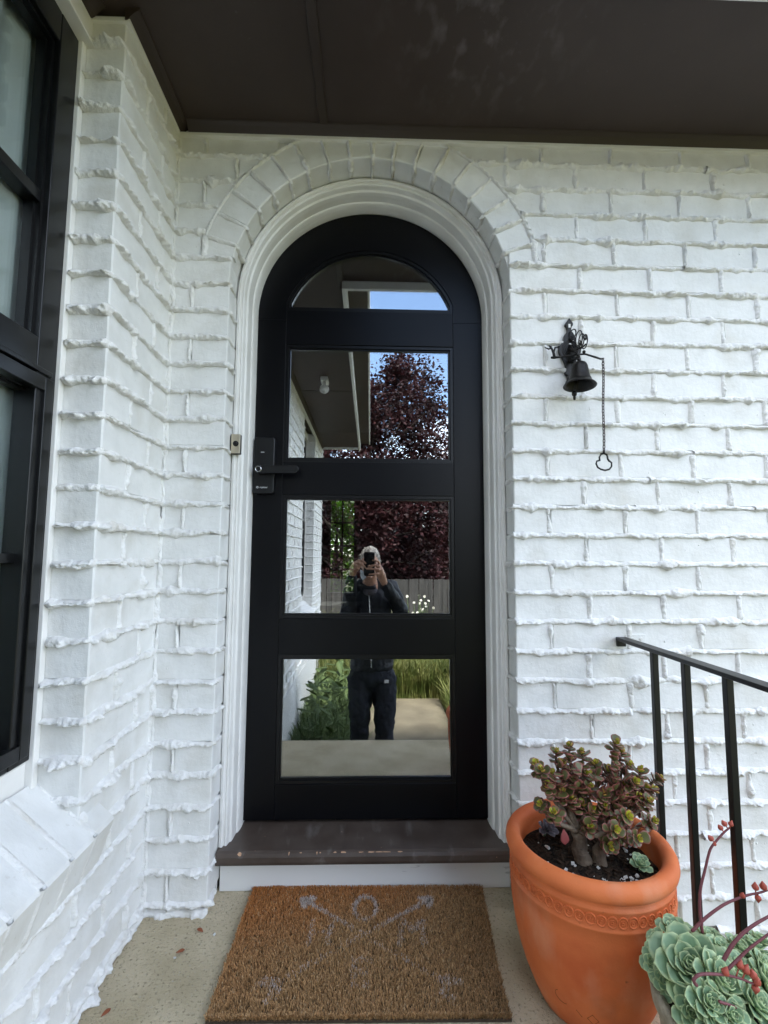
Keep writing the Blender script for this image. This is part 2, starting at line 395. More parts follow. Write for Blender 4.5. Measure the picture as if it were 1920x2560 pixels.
def bead(mb, F, a, b, w=.018, h=.010, step=.0035, k=9, droop=.18, seed=None, ends=True):
    """a lumpy line of squeezed-out mortar from a to b on the face F(u, v, out)"""
    s = rnd.uniform(0, 100) if seed is None else seed
    du, dv = b[0] - a[0], b[1] - a[1]; ln = math.hypot(du, dv)
    if ln < .004: return
    du /= ln; dv /= ln; nu, nv = -dv, du; n = max(2, int(ln / step)); vs_ = []
    flat = abs(du) > .7
    blobs = [(rnd.uniform(0, ln), rnd.uniform(.006, .020), rnd.uniform(.2, .9), rnd.uniform(.0, .0028)) for _ in range(int(ln / .07 + rnd.random()))]
    for i in range(n + 1):
        t = i / n; d = t * ln
        P = Vector((d * 9, s, 0)); q = Vector((d * 28, s + 7, 3))
        off = .0048 * mnoise.noise(P) + .0026 * mnoise.noise(q)
        ww = w * (.86 + .60 * mnoise.noise(P + Vector((0, 0, 9))) + .40 * mnoise.noise(q + Vector((0, 5, 0))))
        hh = h * (.78 + .70 * mnoise.noise(P * 1.4 + Vector((3, 0, 4))) + .60 * mnoise.noise(q + Vector((1, 9, 0))))
        dr = 0
        for (c, sd_, am, dd) in blobs:
            g = math.exp(-((d - c) / sd_) ** 2); hh += h * am * g * .55; ww += w * am * g * .40; dr += dd * g
        hh = max(hh, h * .20); ww = max(ww, w * .45)
        if ends:
            e = min(1, max(0, min(d, ln - d)) / .006); hh *= e; ww *= .6 + .4 * e
        for j in range(k):
            c = -1 + 2 * j / (k - 1)
            pr = (1 - abs(c) ** 2.8)
            r3 = mnoise.noise(Vector((d * 105, c * 2.0, s))) * .50 + mnoise.noise(Vector((d * 260, c * 4.5, s + 3))) * .19
            out = -.007 + pr * (hh * (1 + r3) + .007 * min(1, hh / (h * .2)))
            x = off + c * ww / 2 * (1 + .18 * r3)
            vs_.append(F(a[0] + du * d + nu * x, a[1] + dv * d + nv * x - (droop * max(0, out) + dr * (.5 - .5 * c)) * flat, out))
    fs = [(i * k + j, (i + 1) * k + j, (i + 1) * k + j + 1, i * k + j + 1) for i in range(n) for j in range(k - 1)]
    mb.add(vs_, fs)

Ff = lambda u, v, o: (u, -o, v)
Fs = lambda u, v, o: (XL + o, u, v)

# ---- the wall round the door
ew = empty('entrance_wall', (0, 0, 0), 'white painted brick wall with rough squeezed mortar round the arched door', 'wall')
arc = [(OPC + (OPRAD + .006) * math.cos(t), SPR + (OPRAD + .006) * math.sin(t)) for t in [math.pi * i / 40 for i in range(41)]]
poly = [(-.80, -.72), (OPL - .006, -.72)] + [(OPL - .006, .0)] + arc[::-1] + [(OPR + .006, 0), (OPR + .006, -.72), (4.2, -.72), (4.2, 2.9), (-.80, 2.9)]
core = extrude_poly(poly, .012, .115); o = core.build('masonry', M['core'], ew)
bm = bmesh.new(); bm.from_mesh(o.data); bmesh.ops.triangulate(bm, faces=[f for f in bm.faces if len(f.verts) > 4], ngon_method='EAR_CLIP'); bmesh.ops.recalc_face_normals(bm, faces=bm.faces); bm.to_mesh(o.data); bm.free()

mort = MB()
c0 = (OPC, SPR)
RX = OPRAD + VD
def arch_cut(poly):
    """split a course brick by the arch: piece outside the ring, and piece under the springer"""
    cu = sum(q[0] for q in poly) / 4; cv = sum(q[1] for q in poly) / 4
    far = max(math.hypot(q[0] - c0[0], q[1] - c0[1]) for q in poly); near = min(math.hypot(q[0] - c0[0], q[1] - c0[1]) for q in poly)
    res = []
    if cv < SPR - .02 or near > RX + .008: return [poly]
    ang = math.atan2(cv - SPR, abs(cu - OPC))
    d = Vector((cu - c0[0], cv - c0[1])).normalized()
    if ang > A0 - .09:
        q = clip(poly, d, d.x * c0[0] + d.y * c0[1] + RX + .006)
        res.append(q)
    # under the springer line
    sgn = 1 if cu > OPC else -1
    nrm = (math.sin(A0) * sgn, -math.cos(A0)); dd = nrm[0] * c0[0] + nrm[1] * c0[1] + .005
    q = clip(poly, nrm, dd)
    if q:
        e = Vector((cu - c0[0], cv - c0[1])).normalized(); ci = Vector((OPRAD * math.cos(A0 * .55) * sgn, OPRAD * math.sin(A0 * .55))).normalized()
        q = clip(q, ci, ci.x * c0[0] + ci.y * c0[1] + OPRAD)
        if ang > A0 - .09 and q:
            q = clip(q, (-d.x, -d.y), -(d.x * c0[0] + d.y * c0[1] + RX - .004))
        res.append(q)
    return res

def half_x(z, R):
    dz = z - SPR
    return math.sqrt(max(0, R * R - dz * dz)) if dz > 0 else R

for k in range(len(beds) - 1):
    z0, z1 = beds[k] + .005, beds[k + 1] - .005
    n = k - 15
    if z0 > ZTOP - .02: break
    z1 = min(z1, ZTOP + .01)
    A = (n % 2 == 0)
    # right of the door
    u = .4575 if A else .4575
    joints = []
    zc = (z0 + z1) / 2
    start = .4575
    first = .2295 if A else .1095
    us = [start]; x = start + first + rnd.uniform(-.006, .006)
    while x < 1.78: us.append(x); us.append(x + .010); x += .240 + rnd.uniform(-.006, .006)
    us.append(1.90)
    segs = [(us[i], us[i + 1]) for i in range(0, len(us) - 1, 2)]
    if zc > SPR + .12:                                   # courses running over the haunch
        x = start - .010; step = [.1095, .2295] if A else [.2295, .2295]
        for s_ in step: segs.insert(0, (x - s_, x)); x -= s_ + .010
    if z0 < -.05 and True: segs = [s for s in segs if s[0] > .8]
    for (a, b) in segs:
        if b < half_x(z1, RX) * .0 + OPC: continue
        if zc > SPR + .12 and b < OPC + half_x(z0, RX) - .25: continue
        j = rnd.uniform(-.004, .004) if a > .6 else 0
        for q in arch_cut(rect(a, b, z0, z1)):
            place_brick(ew, q, Ff, .112 if a < .46 and zc < SPR + .12 else .03)
        xj = b + .005
        if xj < 1.85 and (zc < SPR + .12 or math.hypot(xj - OPC, zc - SPR) > RX + .02):
            bead(mort, Ff, (xj + rnd.uniform(-.002, .002), z0 - .001), (xj + rnd.uniform(-.003, .003), z1 + .002), .021, .0082, droop=0, k=8, step=.0035 if xj < 1.4 else .008)
    # left of the door
    if z0 > -.05:
        if A: segs = [(XL + .002, OPL)] if zc < SPR + .12 else [(XL + .002, -.46), (-.45, -.22)]
        else: segs = [(XL + .002, -.590), (-.580, OPL)] if zc < SPR + .12 else [(XL + .002, -.565), (-.555, -.32)]
        for i, (a, b) in enumerate(segs):
            for q in arch_cut(rect(a, b, z0, z1)):
                place_brick(ew, q, Ff, .112 if b > -.47 and zc < SPR + .12 else .03)
            if i == 0 and len(segs) > 1 and (zc < SPR + .12 or math.hypot(b - OPC, zc - SPR) > RX + .02):
                bead(mort, Ff, (b + .005, z0), (b + .005 + rnd.uniform(-.003, .003), z1), .016, .009, droop=0, k=8)

for z in beds:
    if z > ZTOP or z < -.3: continue
    st = .0034
    right0 = OPR - .004 if z < SPR + .10 else OPC + half_x(z, RX + .004)
    # a bed joint is struck in several runs
    x = right0
    while x < 1.88:
        e = min(x + rnd.uniform(.35, .6), 1.9)
        if z > -.02 or x > .8: bead(mort, Ff, (x, z), (e, z + rnd.uniform(-.001, .001)), .0240, .0125, step=st if x < 1.35 else .01, ends=False)
        x = e - .003
    if z > .02:
        lx = OPL + .004 if z < SPR + .10 else OPC - half_x(z, RX + .004)
        bead(mort, Ff, (XL - .002, z), (lx, z), .0250, .0140, step=st)
        if z < SPR + .08:    # round the reveal of the opening
            zz = z
            bead(mort, lambda u, v, o: (OPL + o, u, v), (.0, zz), (.07, zz - .004), .018, .010, step=st)
            bead(mort, lambda u, v, o: (OPR - o, u, v), (.0, zz), (.10, zz - .004), .018, .008, step=st)
# inner corner, bottom edge
bead(mort, Ff, (XL + .006, .01), (XL + .006, ZTOP), .016, .007, droop=0)
bead(mort, Ff, (XL, .006), (OPL, .006), .022, .012)
bead(mort, Ff, (OPR, .004), (.9, .004), .022, .012)
# arch ring
NV = 16; da = (math.pi - 2 * A0) / NV
def polar(r, t): return (OPC + r * math.cos(t), SPR + r * math.sin(t))
for i in range(NV):
    t0 = A0 + i * da; t1 = t0 + da; g_ = .0048
    q = [polar(OPRAD, t0 + g_ / OPRAD), polar(RX, t0 + g_ / RX), polar(RX + .002, t1 - g_ / RX), polar(OPRAD, t1 - g_ / OPRAD)]
    q = clip(q, (0, -1), -(ZTOP + .01))
    place_brick(ew, q, Ff, .112)
for i in range(NV + 1):
    t = A0 + i * da + rnd.uniform(-.006, .006)
    a = polar(OPRAD - .001, t); b = polar(RX, t)
    if b[1] > ZTOP: 
        s = (ZTOP - a[1]) / (b[1] - a[1]); b = (a[0] + (b[0] - a[0]) * s, ZTOP)
    bead(mort, Ff, a, b, .017, .010, droop=0, k=8)
    ct, st_ = math.cos(t), math.sin(t)
    bead(mort, lambda u, v, o, ct=ct, st_=st_: (OPC + (OPRAD - o) * ct - v * st_, u, SPR + (OPRAD - o) * st_ + v * ct), (.0, 0), (.085, .002), .018, .010, droop=0, k=8)
for i in range(60):                       # back of the ring
    t0 = A0 + (math.pi - 2 * A0) * i / 60; t1 = A0 + (math.pi - 2 * A0) * (i + 1) / 60
    a, b = polar(RX + .004, t0), polar(RX + .004, t1)
    if max(a[1], b[1]) < ZTOP: bead(mort, Ff, a, b, .018, .009, droop=0, k=7, seed=i * .013, ends=False)
for sg in (-1, 1):                        # joint under the springers, down to the bed below
    a = polar(RX + .003, A0); a = (OPC + sg * (a[0] - OPC), a[1]); bead(mort, Ff, (a[0], a[1] + .006), (a[0] + sg * .004, 2.0185), .026, .010, droop=0, k=9, ends=False)
o = mort.build('mortar', M['mortar'], ew, smooth=True)
# loose drips of paint and mortar on the face
mb = MB()
for i in range(230):
    u = rnd.uniform(.47, 1.4); v = rnd.uniform(.0, 2.4)
    if math.hypot(u - OPC, v - SPR) < RX: continue
    r = rnd.uniform(.0012, .0032); mb.ball((u, .0005, v), (r, r * .55, r * rnd.uniform(.8, 1.8)), 6, 4)
for i in range(60):
    u = rnd.uniform(XL + .01, OPL - .01); v = rnd.uniform(.0, 2.3); r = rnd.uniform(.001, .0028); mb.ball((u, .0005, v), (r, r * .5, r * 1.3), 6, 4)
tag(mb.build('paint_drips', M['brick'], ew, smooth=True), kind='stuff')

# ---- the wall on the left with its two windows
sw = empty('window_wall', (XL, 0, 0), 'white painted brick wall with two black windows running out from the door', 'wall')
WZ0, WZ1 = .412, 2.372
mb = MB()
cx0, cx1 = -.88, XL - .012
def seg_core(y0, y1, z0, z1): mb.box(cx0, cx1, y1, y0, z0, z1)
seg_core(-.0, JY + .012, -.75, 2.9)
seg_core(W1[0] + .012, W1[1] - .012, -.75, .30)
seg_core(P1[0] - .012, P1[1] + .012, -.75, 2.9)
seg_core(W2[0] + .012, W2[1] - .012, -.75, .30)
seg_core(P2[0] - .012, P2[1] + .0, -.75, 2.9)
mb.build('masonry', M['core'], sw)
mb = MB(); mb.box(XL - .012, XL + .006, -4.55, -.90, -.75, -.06)
mb.build('plinth', M['stucco'], sw)
mort = MB()
def side_row(y0, y1, first, z0, z1, deep0=False, deep1=False, fine=True):
    """bricks from y0 (nearer the door) to y1"""
    y = y0; segs = []; x = y0 - first
    while x > y1 + .03: segs.append((x + .005, y)); y = x - .005; x -= .240
    segs.append((y1, y))
    for i, (a, b) in enumerate(segs):
        dp = .10 if (deep0 and i == 0) or (deep1 and i == len(segs) - 1) else .03
        place_brick(sw, rect(a, b, z0, z1), Fs, dp, rz=R_(90))
        if i < len(segs) - 1:
            bead(mort, Fs, (a - .005, z0), (a - .005 + rnd.uniform(-.002, .002), z1), .016, .009, droop=0, k=8 if fine else 5, step=.0035 if fine else .01)
for k in range(len(beds) - 1):
    z0, z1 = beds[k] + .005, beds[k + 1] - .005
    if z1 < -.05 or z0 > ZTOP - .02: continue
    z1 = min(z1, ZTOP + .01); z0c = max(z0, -.05)
    A = ((k - 15) % 2 == 0)
    if z1 < .32:       # under the sills: one long run
        side_row(-.002, W1[1], .215 if A else .103, z0c, z1)
    else:
        side_row(-.002, JY, .215 if A else .103, z0c, z1, deep1=True)
    if z1 < .32: side_row(P1[0], W2[1] if True else 0, .235 if A else .115, z0c, z1, fine=False)
    else: side_row(P1[0], P1[1], .235 if A else .115, z0c, z1, deep0=True, deep1=True, fine=False)
    side_row(P2[0], P2[1], .235 if A else .115, z0c, z1, deep0=True, deep1=True, fine=False)
for z in beds:
    if z > ZTOP or z < .02: continue
    if z < .32:
        bead(mort, Fs, (.0, z), (W1[1], z), .021, .0115, step=.004, ends=False); bead(mort, Fs, (P1[0], z), (W2[1], z), .02, .011, k=6, step=.012)
    else:
        bead(mort, Fs, (.0, z), (JY, z), .0250, .0140)
        bead(mort, lambda u, v, o: (u, JY - o, v), (XL + .004, z), (-.757, z - .002), .026, .019, k=11, step=.003)
        bead(mort, Fs, P1[:1] + (z,), P1[1:] + (z,), .02, .012, k=6, step=.010)
        bead(mort, lambda u, v, o: (u, P2[0] + o, v), (XL + .004, z), (-.757, z - .002), .022, .014, k=6, step=.01)
    bead(mort, Fs, P2[:1] + (z,), P2[1:] + (z,), .02, .012, k=6, step=.010)
bead(mort, Fs, (0, .012), (-.9, .006), .024, .014)
bead(mort, Fs, (-.004, .0), (-.004, ZTOP), .013, .006, droop=0)
mort.build('mortar', M['mortar'], sw, smooth=True)
# sloping brick sills
def sill_mesh():
    pr = [(-.762, .530), (-.622, .414), (-.617, .405), (-.650, .305), (-.700, .300), (-.762, .40)]
    v = []; n = len(pr); wd = .0805
    for yy, e in ((0, .004), (-.004, 0), (-wd + .004, 0), (-wd, .004)):
        for i, (x, z) in enumerate(pr):
            v.append((x - (e if i in (1, 2, 3) else 0), yy, z - (e if i in (0, 1) else 0)))
    f = [tuple(range(n)), tuple(range(4 * n - 1, 3 * n - 1, -1))] + [(r * n + i, r * n + (i + 1) % n, (r + 1) * n + (i + 1) % n, (r + 1) * n + i) for r in range(3) for i in range(n)]
    mb = MB(); mb.add(v, f); me = mb.mesh('sill_brick', M['brick']); fix_normals(me); return me
sme = sill_mesh(); smort = MB()
for (ya, yb) in ((-.256, W1[1] - .09), (W2[0] + .09, W2[1] - .09)):
    y = ya
    while y > yb:
        o = bpy.data.objects.new('sill_brick', sme); link(o, sw); o.location = (rnd.uniform(-.002, .002), y - .0015, rnd.uniform(-.0015, .0015))
        for (P0, P1_, nx, nz) in (((-.762, .530), (-.621, .4135), .64, .77), ((-.6175, .409), (-.649, .308), .95, -.30)):
            v = []
            for (x, z) in (P0, ((P0[0] + P1_[0]) / 2, (P0[1] + P1_[1]) / 2), P1_):
                for dy, hgt in ((-.0725, -.004), (-.0800, .0022), (-.0850, .0026), (-.0900, .0020), (-.0965, -.004)):
                    hgt += rnd.uniform(-.0004, .0004); v.append((x + nx * hgt, y + dy, z + nz * hgt))
            smort.add(v, [(r * 5 + j, r * 5 + j + 1, r * 5 + j + 6, r * 5 + j + 5) for r in range(2) for j in range(4)])
        y -= .0865
tag(smort.build('sill_joints', M['mortar'], sw, smooth=True), kind='stuff')
# scruffy mortar where the jamb meets the sill
mb = MB()
bead(mb, lambda u, v, o: (u, JY + .012 - o, .53 + (u + .762) * -.82 + v), (XL + .01, .003), (-.757, .003), .024, .014, droop=0)
mb.build('mortar', M['mortar'], sw, smooth=True)

# ------------------------------------------------------------------ windows
def make_window(y0, y1, label, bars):
    """y0 nearer the door; frame stands in the reveal"""
    t = empty('casement_window', (-.76, (y0 + y1) / 2, .53), label, 'window')
    xf = -.762
    def bar(name, ya, yb, za, zb, xa, xb, m='frame_black', bev=.003): return MB().box(xa, xb, min(ya, yb), max(ya, yb), za, zb).build(name, M[m], t, bevel=bev)
    ya, yb = y0 - .018, y1 + .018
    # white beads either side, lintel and bottom board
    for a, b in ((y0 - .0005, y0 - .020), (y1 + .020, y1 + .0005)): bar('white_bead', a, b, .50, 2.372, -.80, -.752, 'trim')
    bar('head_board', y0 + .03, y1 - .03, 2.374, 2.46, -.82, -.742, 'trim'); bar('head_mould', y0 - .001, y1 + .001, 2.366, 2.376, -.80, -.730, 'trim', .002)
    bar('bottom_board', y0 - .020, y1 + .020, .515, .582, -.84, -.768, 'trim')
    # outer frame
    fw = .066
    bar('stile', ya, ya - fw, .585, 2.366, -.812, xf); bar('stile', yb, yb + fw, .585, 2.366, -.812, xf)
    bar('frame_head', ya - fw, yb + fw, 2.288, 2.366, -.812, xf - .001); bar('frame_sill', ya - fw, yb + fw, .585, .622, -.812, xf - .001); bar('transom', ya - fw, yb + fw, 1.475, 1.542, -.812, xf - .001)
    bar('drip', ya - .02, yb + .02, 1.462, 1.474, -.812, xf + .006, bev=.002)
    # upper light: stepped glazing rebate
    for d, xx in ((.0, -.776), (.007, -.788)):
        a, b = ya - fw - d, yb + fw + d; z0, z1 = 1.542 + d * .8, 2.288 - d * .8; s = .008
        f = MB()
        f.box(xx - .022, xx, a - s, a, z0, z1); f.box(xx - .022, xx, b, b + s, z0, z1); f.box(xx - .022, xx - .0005, b + s, a - s, z1 - s * .8, z1); f.box(xx - .022, xx - .0005, b + s, a - s, z0, z0 + s * .8)
        f.build('glazing_rebate', M['frame_black'], t)
    bar('glazing_bar', ya - fw - .002, yb + fw + .002, 1.866, 1.894, -.816, -.778, bev=.002)
    # lower sash
    sa, sb = ya - .016, yb + .016
    f = MB()
    for a, b, z0, z1 in ((sa, sa - .028, .60, 1.455), (sb + .028, sb, .60, 1.455), (sa - .028, sb + .028, 1.423, 1.455), (sa - .028, sb + .028, .60, .632)):
        f.box(-.80, xf + .007, b, a, z0, z1)
    f.build('sash', M['frame_black'], t, bevel=.002)
    for d, xx in ((.028, -.780), (.033, -.790)):
        a, b = sa - d, sb + d; z0, z1 = .600 + d, 1.455 - d; s = .008
        f = MB(); f.box(xx - .022, xx, a - s, a, z0, z1); f.box(xx - .022, xx, b, b + s, z0, z1); f.box(xx - .022, xx - .0005, b + s, a - s, z1 - s * .8, z1); f.box(xx - .022, xx - .0005, b + s, a - s, z0, z0 + s * .8)
        f.build('glazing_rebate', M['frame_black'], t)
    bar('glazing_bar', sa - .030, sb + .030, 1.026, 1.048, -.816, -.782, bev=.002)
    for nb in bars:                                   # upright bars
        bar('upright_bar', nb + .011, nb - .011, 1.55, 2.28, -.815, -.784, bev=.002); bar('upright_bar', nb + .011, nb - .011, .64, 1.42, -.815, -.786, bev=.002)
    for z0, z1 in ((1.556, 1.866), (1.894, 2.276), (.642, 1.024), (1.050, 1.412)):
        a, b = (ya - fw + .003, yb + fw - .003) if z0 > 1.5 else (sa - .028, sb + .028)
        ys = [a] + list(bars) + [b]
        for i in range(len(ys) - 1):
            MB().box(-.806, -.802, ys[i + 1] + .012, ys[i] - .012, z0 - .006, z1 + .006).build('pane', M['glass'], t)
    return t
make_window(W1[0], W1[1], 'black framed window beside the door with sheer curtain behind', (-.98,))
make_window(W2[0], W2[1], 'black framed window mirrored in the door glass, farther along the wall', (-3.18,))
# curtains and the dark room behind
for (y0, y1, lab) in ((-.352, -1.60, 'pale sheer curtain hanging in folds behind the window beside the door'), (-2.78, -3.6, 'pale sheer curtain behind the farther window of the side wall')):
    mb = MB(); n = 150
    for i in range(n + 1):
        t = i / n; y = y0 + (y1 - y0) * t; x = -.826 + .005 * math.sin(t * 92) + .004 * math.sin(t * 33 + 1) + .002 * math.sin(t * 191)
        mb.v += [(x, y, .56), (x + .004 * math.sin(t * 40), y, 1.5), (x, y, 2.36)]
    mb.f = [(3 * i + j, 3 * i + 3 + j, 3 * i + 4 + j, 3 * i + 1 + j) for i in range(n) for j in range(2)]
    o = mb.build('sheer_curtain', M['curtain'], smooth=True); tag(o, lab, 'curtain')
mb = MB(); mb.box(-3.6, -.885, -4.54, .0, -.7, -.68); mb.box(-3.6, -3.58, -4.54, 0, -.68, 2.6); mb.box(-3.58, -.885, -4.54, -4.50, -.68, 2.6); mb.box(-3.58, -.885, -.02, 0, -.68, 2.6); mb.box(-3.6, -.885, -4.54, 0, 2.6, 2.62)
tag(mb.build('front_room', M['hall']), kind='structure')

# ------------------------------------------------------------------ eave
ev = empty('eave', (0, 0, 2.48), 'dark brown boarded eave with white fascia running over the door and side wall', 'eave')
ZS = 2.478
def bx(name, x0, x1, y0, y1, z0, z1, m, bev=0, parent=ev): return MB().box(x0, x1, y0, y1, z0, z1).build(name, M[m], parent, bevel=bev)
EX, EY, EE = -.158, -.455, -4.36
bx('soffit_panel', -.90, EX - .012, -2.158, .10, ZS, ZS + .01, 'soffit')
bx('soffit_panel', -.90, EX - .002, EE, -2.160, ZS, ZS + .01, 'soffit')
bx('soffit_panel', EX - .012, 2.10, EY, .10, ZS, ZS + .01, 'soffit')
bx('soffit_panel', 2.102, 4.2, EY, .10, ZS, ZS + .01, 'soffit')
bx('joint_batten', EX - .022, EX + .006, EY, -.03, ZS - .007, ZS + .002, 'soffit_trim', .003)
bx('joint_batten', XL + .03, EX - .002, -2.166, -2.150, ZS - .004, ZS + .002, 'soffit_trim', .002)
# cove along both walls (quarter round profile)
def cove(p0, p1, out, name='cove', parent=ev):
    prof = [(0, -.034), (.004, -.034), (.010, -.030), (.018, -.020), (.026, -.012), (.036, -.006), (.038, -.001), (.038, .003), (0, .003)]
    v = []
    for P in (p0, p1):
        for a, z in prof: v.append((P[0] + out[0] * a * P[2], P[1] + out[1] * a * P[3], ZS + z))
    n = len(prof); mb = MB(); mb.add(v, [(i, (i + 1) % n, n + (i + 1) % n, n + i) for i in range(n)] + [tuple(range(n)), tuple(range(2 * n - 1, n - 1, -1))])
    o = mb.build(name, M['soffit_trim'], parent); fix_normals(o.data); return o
cove((XL + .038, -.0005, 1, 1), (4.2, -.0005, 1, 1), (0, -1))
cove((XL + .0005, .0, 1, 1), (XL + .0005, JY - .01, 1, 1), (1, 0))
cove((-.742, JY - .01, 1, 1), (-.742, W1[1], 1, 1), (1, 0))
cove((XL + .0005, P1[0], 1, 1), (XL + .0005, -4.35, 1, 1), (1, 0))
bx('soffit_edge', XL, 4.2, -.013, .02, ZTOP - .012, ZTOP + .0, 'trim', .002)
bx('soffit_edge', XL - .10, XL + .012, JY - .008, -.013, ZTOP - .011, ZTOP + .001, 'trim', .002)
bx('soffit_edge', XL - .02, XL + .012, -4.54, P1[0], ZTOP - .011, ZTOP + .001, 'trim', .002)
# fascia and gutter
bx('fascia', EX - .001, 4.2, EY - .022, EY, ZS - .042, 2.62, 'trim', .002)
bx('fascia', EX - .002, EX + .020, EE - .02, EY - .0225, ZS - .042, 2.62, 'trim', .002)
bx('fascia', -1.2, EX - .003, EE - .02, EE, ZS - .028, 2.62, 'trim', .002)
def gutter(x0, x1, y0, y1, lip):
    gt = bx('gutter', x0, x1, y0, y1, ZS + .052, 2.61, 'soffit_trim', .004)
    return gt
gutter(EX + .020, EX + .132, EE - .02, EY - .14, 0); bx('gutter_lip', EX + .132, EX + .146, EE - .02, EY - .15, ZS + .046, 2.611, 'trim', .003)
gutter(EX + .020, 4.2, EY - .138, EY - .0225, 0); bx('gutter_lip', EX + .146, 4.2, EY - .152, EY - .138, ZS + .046, 2.611, 'trim', .003)
# unseen roof added over everything to block the sun
rf = empty('sun_block_roof', (0, 0, 2.6), 'low pitched dark roof added above the gutter to block the sun', 'roof')
mb = MB(); mb.add([(-5, -.6, 2.612), (4.4, -.6, 2.612), (4.4, 2.4, 3.75), (-5, 2.4, 3.75), (4.4, 5.4, 2.612), (-5, 5.4, 2.612)], [(0, 1, 2, 3), (3, 2, 4, 5), (1, 4, 2), (0, 3, 5), (0, 5, 4, 1)]); mb.build('main_slope', M['roof'], rf)
mb = MB(); mb.add([(-.1, -4.45, 2.614), (-5, -4.45, 2.614), (-2.5, -4.45, 3.4), (-.1, -.5, 2.614), (-5, -.5, 2.614), (-2.5, -.5, 3.4)], [(0, 3, 5, 2), (1, 2, 5, 4), (0, 2, 1), (3, 4, 5), (0, 1, 4, 3)]); mb.build('side_slope', M['roof'], rf)
# security light under the soffit
sl = empty('security_light', (-.37, -1.86, ZS), 'small white twin security light fixed under the brown soffit', 'light')
MB().box(-.41, -.35, -1.93, -1.80, ZS - .035, ZS).build('base', M['trim'], sl, bevel=.008)
mb = MB(); mb.tube([(-.38, -1.84, ZS - .03), (-.38, -1.825, ZS - .075), (-.378, -1.80, ZS - .10)], [.014, .014, .014], 10); mb.tube([(-.378, -1.82, ZS - .085), (-.374, -1.77, ZS - .12)], [.022, .038], 14); mb.build('head', M['trim'], sl, smooth=True)

# ------------------------------------------------------------------ interior seen through the door glass
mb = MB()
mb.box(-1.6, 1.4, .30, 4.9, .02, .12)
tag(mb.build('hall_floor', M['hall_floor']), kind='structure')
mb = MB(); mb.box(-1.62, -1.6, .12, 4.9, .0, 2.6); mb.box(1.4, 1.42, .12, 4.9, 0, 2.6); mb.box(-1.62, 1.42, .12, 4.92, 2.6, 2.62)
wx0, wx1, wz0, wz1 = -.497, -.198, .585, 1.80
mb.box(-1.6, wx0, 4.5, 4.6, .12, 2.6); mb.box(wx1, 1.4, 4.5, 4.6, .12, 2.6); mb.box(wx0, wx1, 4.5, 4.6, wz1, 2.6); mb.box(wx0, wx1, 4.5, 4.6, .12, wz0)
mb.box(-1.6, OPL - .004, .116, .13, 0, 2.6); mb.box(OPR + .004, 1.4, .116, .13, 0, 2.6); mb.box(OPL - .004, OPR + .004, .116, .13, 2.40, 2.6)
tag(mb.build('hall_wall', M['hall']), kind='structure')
hw = empty('hall_window', ((wx0 + wx1) / 2, 4.52, wz0), 'black gridded window at the far end of the hall, seen through the door glass', 'window')
MB().box(wx0 - .03, wx1 + .03, 4.47, 4.498, wz0 - .04, wz0).build('sill', M['frame_black'], hw)
for x in (wx0 - .006, (wx0 + wx1) / 2, wx1 + .006): MB().box(x - .011, x + .011, 4.51, 4.54, wz0, wz1).build('upright_bar', M['frame_black'], hw)
for z in (.873, 1.162, 1.451, 1.74): MB().box(wx0, wx1, 4.515, 4.535, z - .009, z + .009).build('glazing_bar', M['frame_black'], hw)
MB().box(wx0, wx1, 4.544, 4.548, wz0, wz1).build('pane', M['glass'], hw)
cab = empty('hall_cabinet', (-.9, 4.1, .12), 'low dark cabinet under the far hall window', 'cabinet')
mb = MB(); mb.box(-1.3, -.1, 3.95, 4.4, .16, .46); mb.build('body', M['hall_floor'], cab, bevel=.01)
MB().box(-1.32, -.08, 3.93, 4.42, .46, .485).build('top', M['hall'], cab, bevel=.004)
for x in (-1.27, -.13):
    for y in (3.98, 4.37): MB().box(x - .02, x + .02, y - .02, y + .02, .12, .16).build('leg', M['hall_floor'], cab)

# ------------------------------------------------------------------ door frame
DC = -.0065; DR = .4165; DZ = 1.912; YD = .200; ZD0 = .158
OUT = OPRAD - .002
fr = empty('door_frame', (OPC, .1, .15), 'cream painted moulded timber frame following the arch round the black door', 'door frame')
prof = [(0, .120), (0, .084), (.003, .080), (.010, .078), (.013, .081), (.0145, .088), (.017, .088), (.020, .085), (.024, .087), (.0255, .094), (.0275, .104), (.033, .108), (.035, .122), (.0362, .150), (.0385, .151), (.0405, .1535), (.0425, .160), (.044, .168), (.0455, .185), (.0455, .225), (.0, .225)]
def frame_path():
    P = []
    for z in [.13 + (DZ - .13) * i / 30 for i in range(31)]: P.append(((OPC - OUT, z), (1, 0)))
    for i in range(1, 64):
        t = math.pi - math.pi * i / 64; P.append(((OPC + OUT * math.cos(t), DZ + .012 + OUT * math.sin(t)), (-math.cos(t), -math.sin(t))))
    for z in [DZ - (DZ - .13) * i / 30 for i in range(31)]: P.append(((OPC + OUT, z), (-1, 0)))
    return P
def sweep(path):
    n = len(prof); mb = MB(); v = []
    for (c, d) in path:
        wv = .0006 * mnoise.noise(Vector((c[0] * 9, c[1] * 9, 1)))
        for a, y in prof: v.append((c[0] + d[0] * a, y + wv, c[1] + d[1] * a))
    mb.add(v, [(i * n + j, i * n + (j + 1) % n, (i + 1) * n + (j + 1) % n, (i + 1) * n + j) for i in range(len(path) - 1) for j in range(n)] + [tuple(range(n)), tuple(range(len(path) * n - 1, (len(path) - 1) * n - 1, -1))])
    return mb
fp = frame_path()
for nm, a, b in (('jamb', 0, 31), ('arch_mould', 30, 63), ('arch_mould', 62, 95), ('jamb', 94, 125)):
    pth = fp[a:b]
    o = sweep(pth).build(nm, M['trim'], fr); fix_normals(o.data)

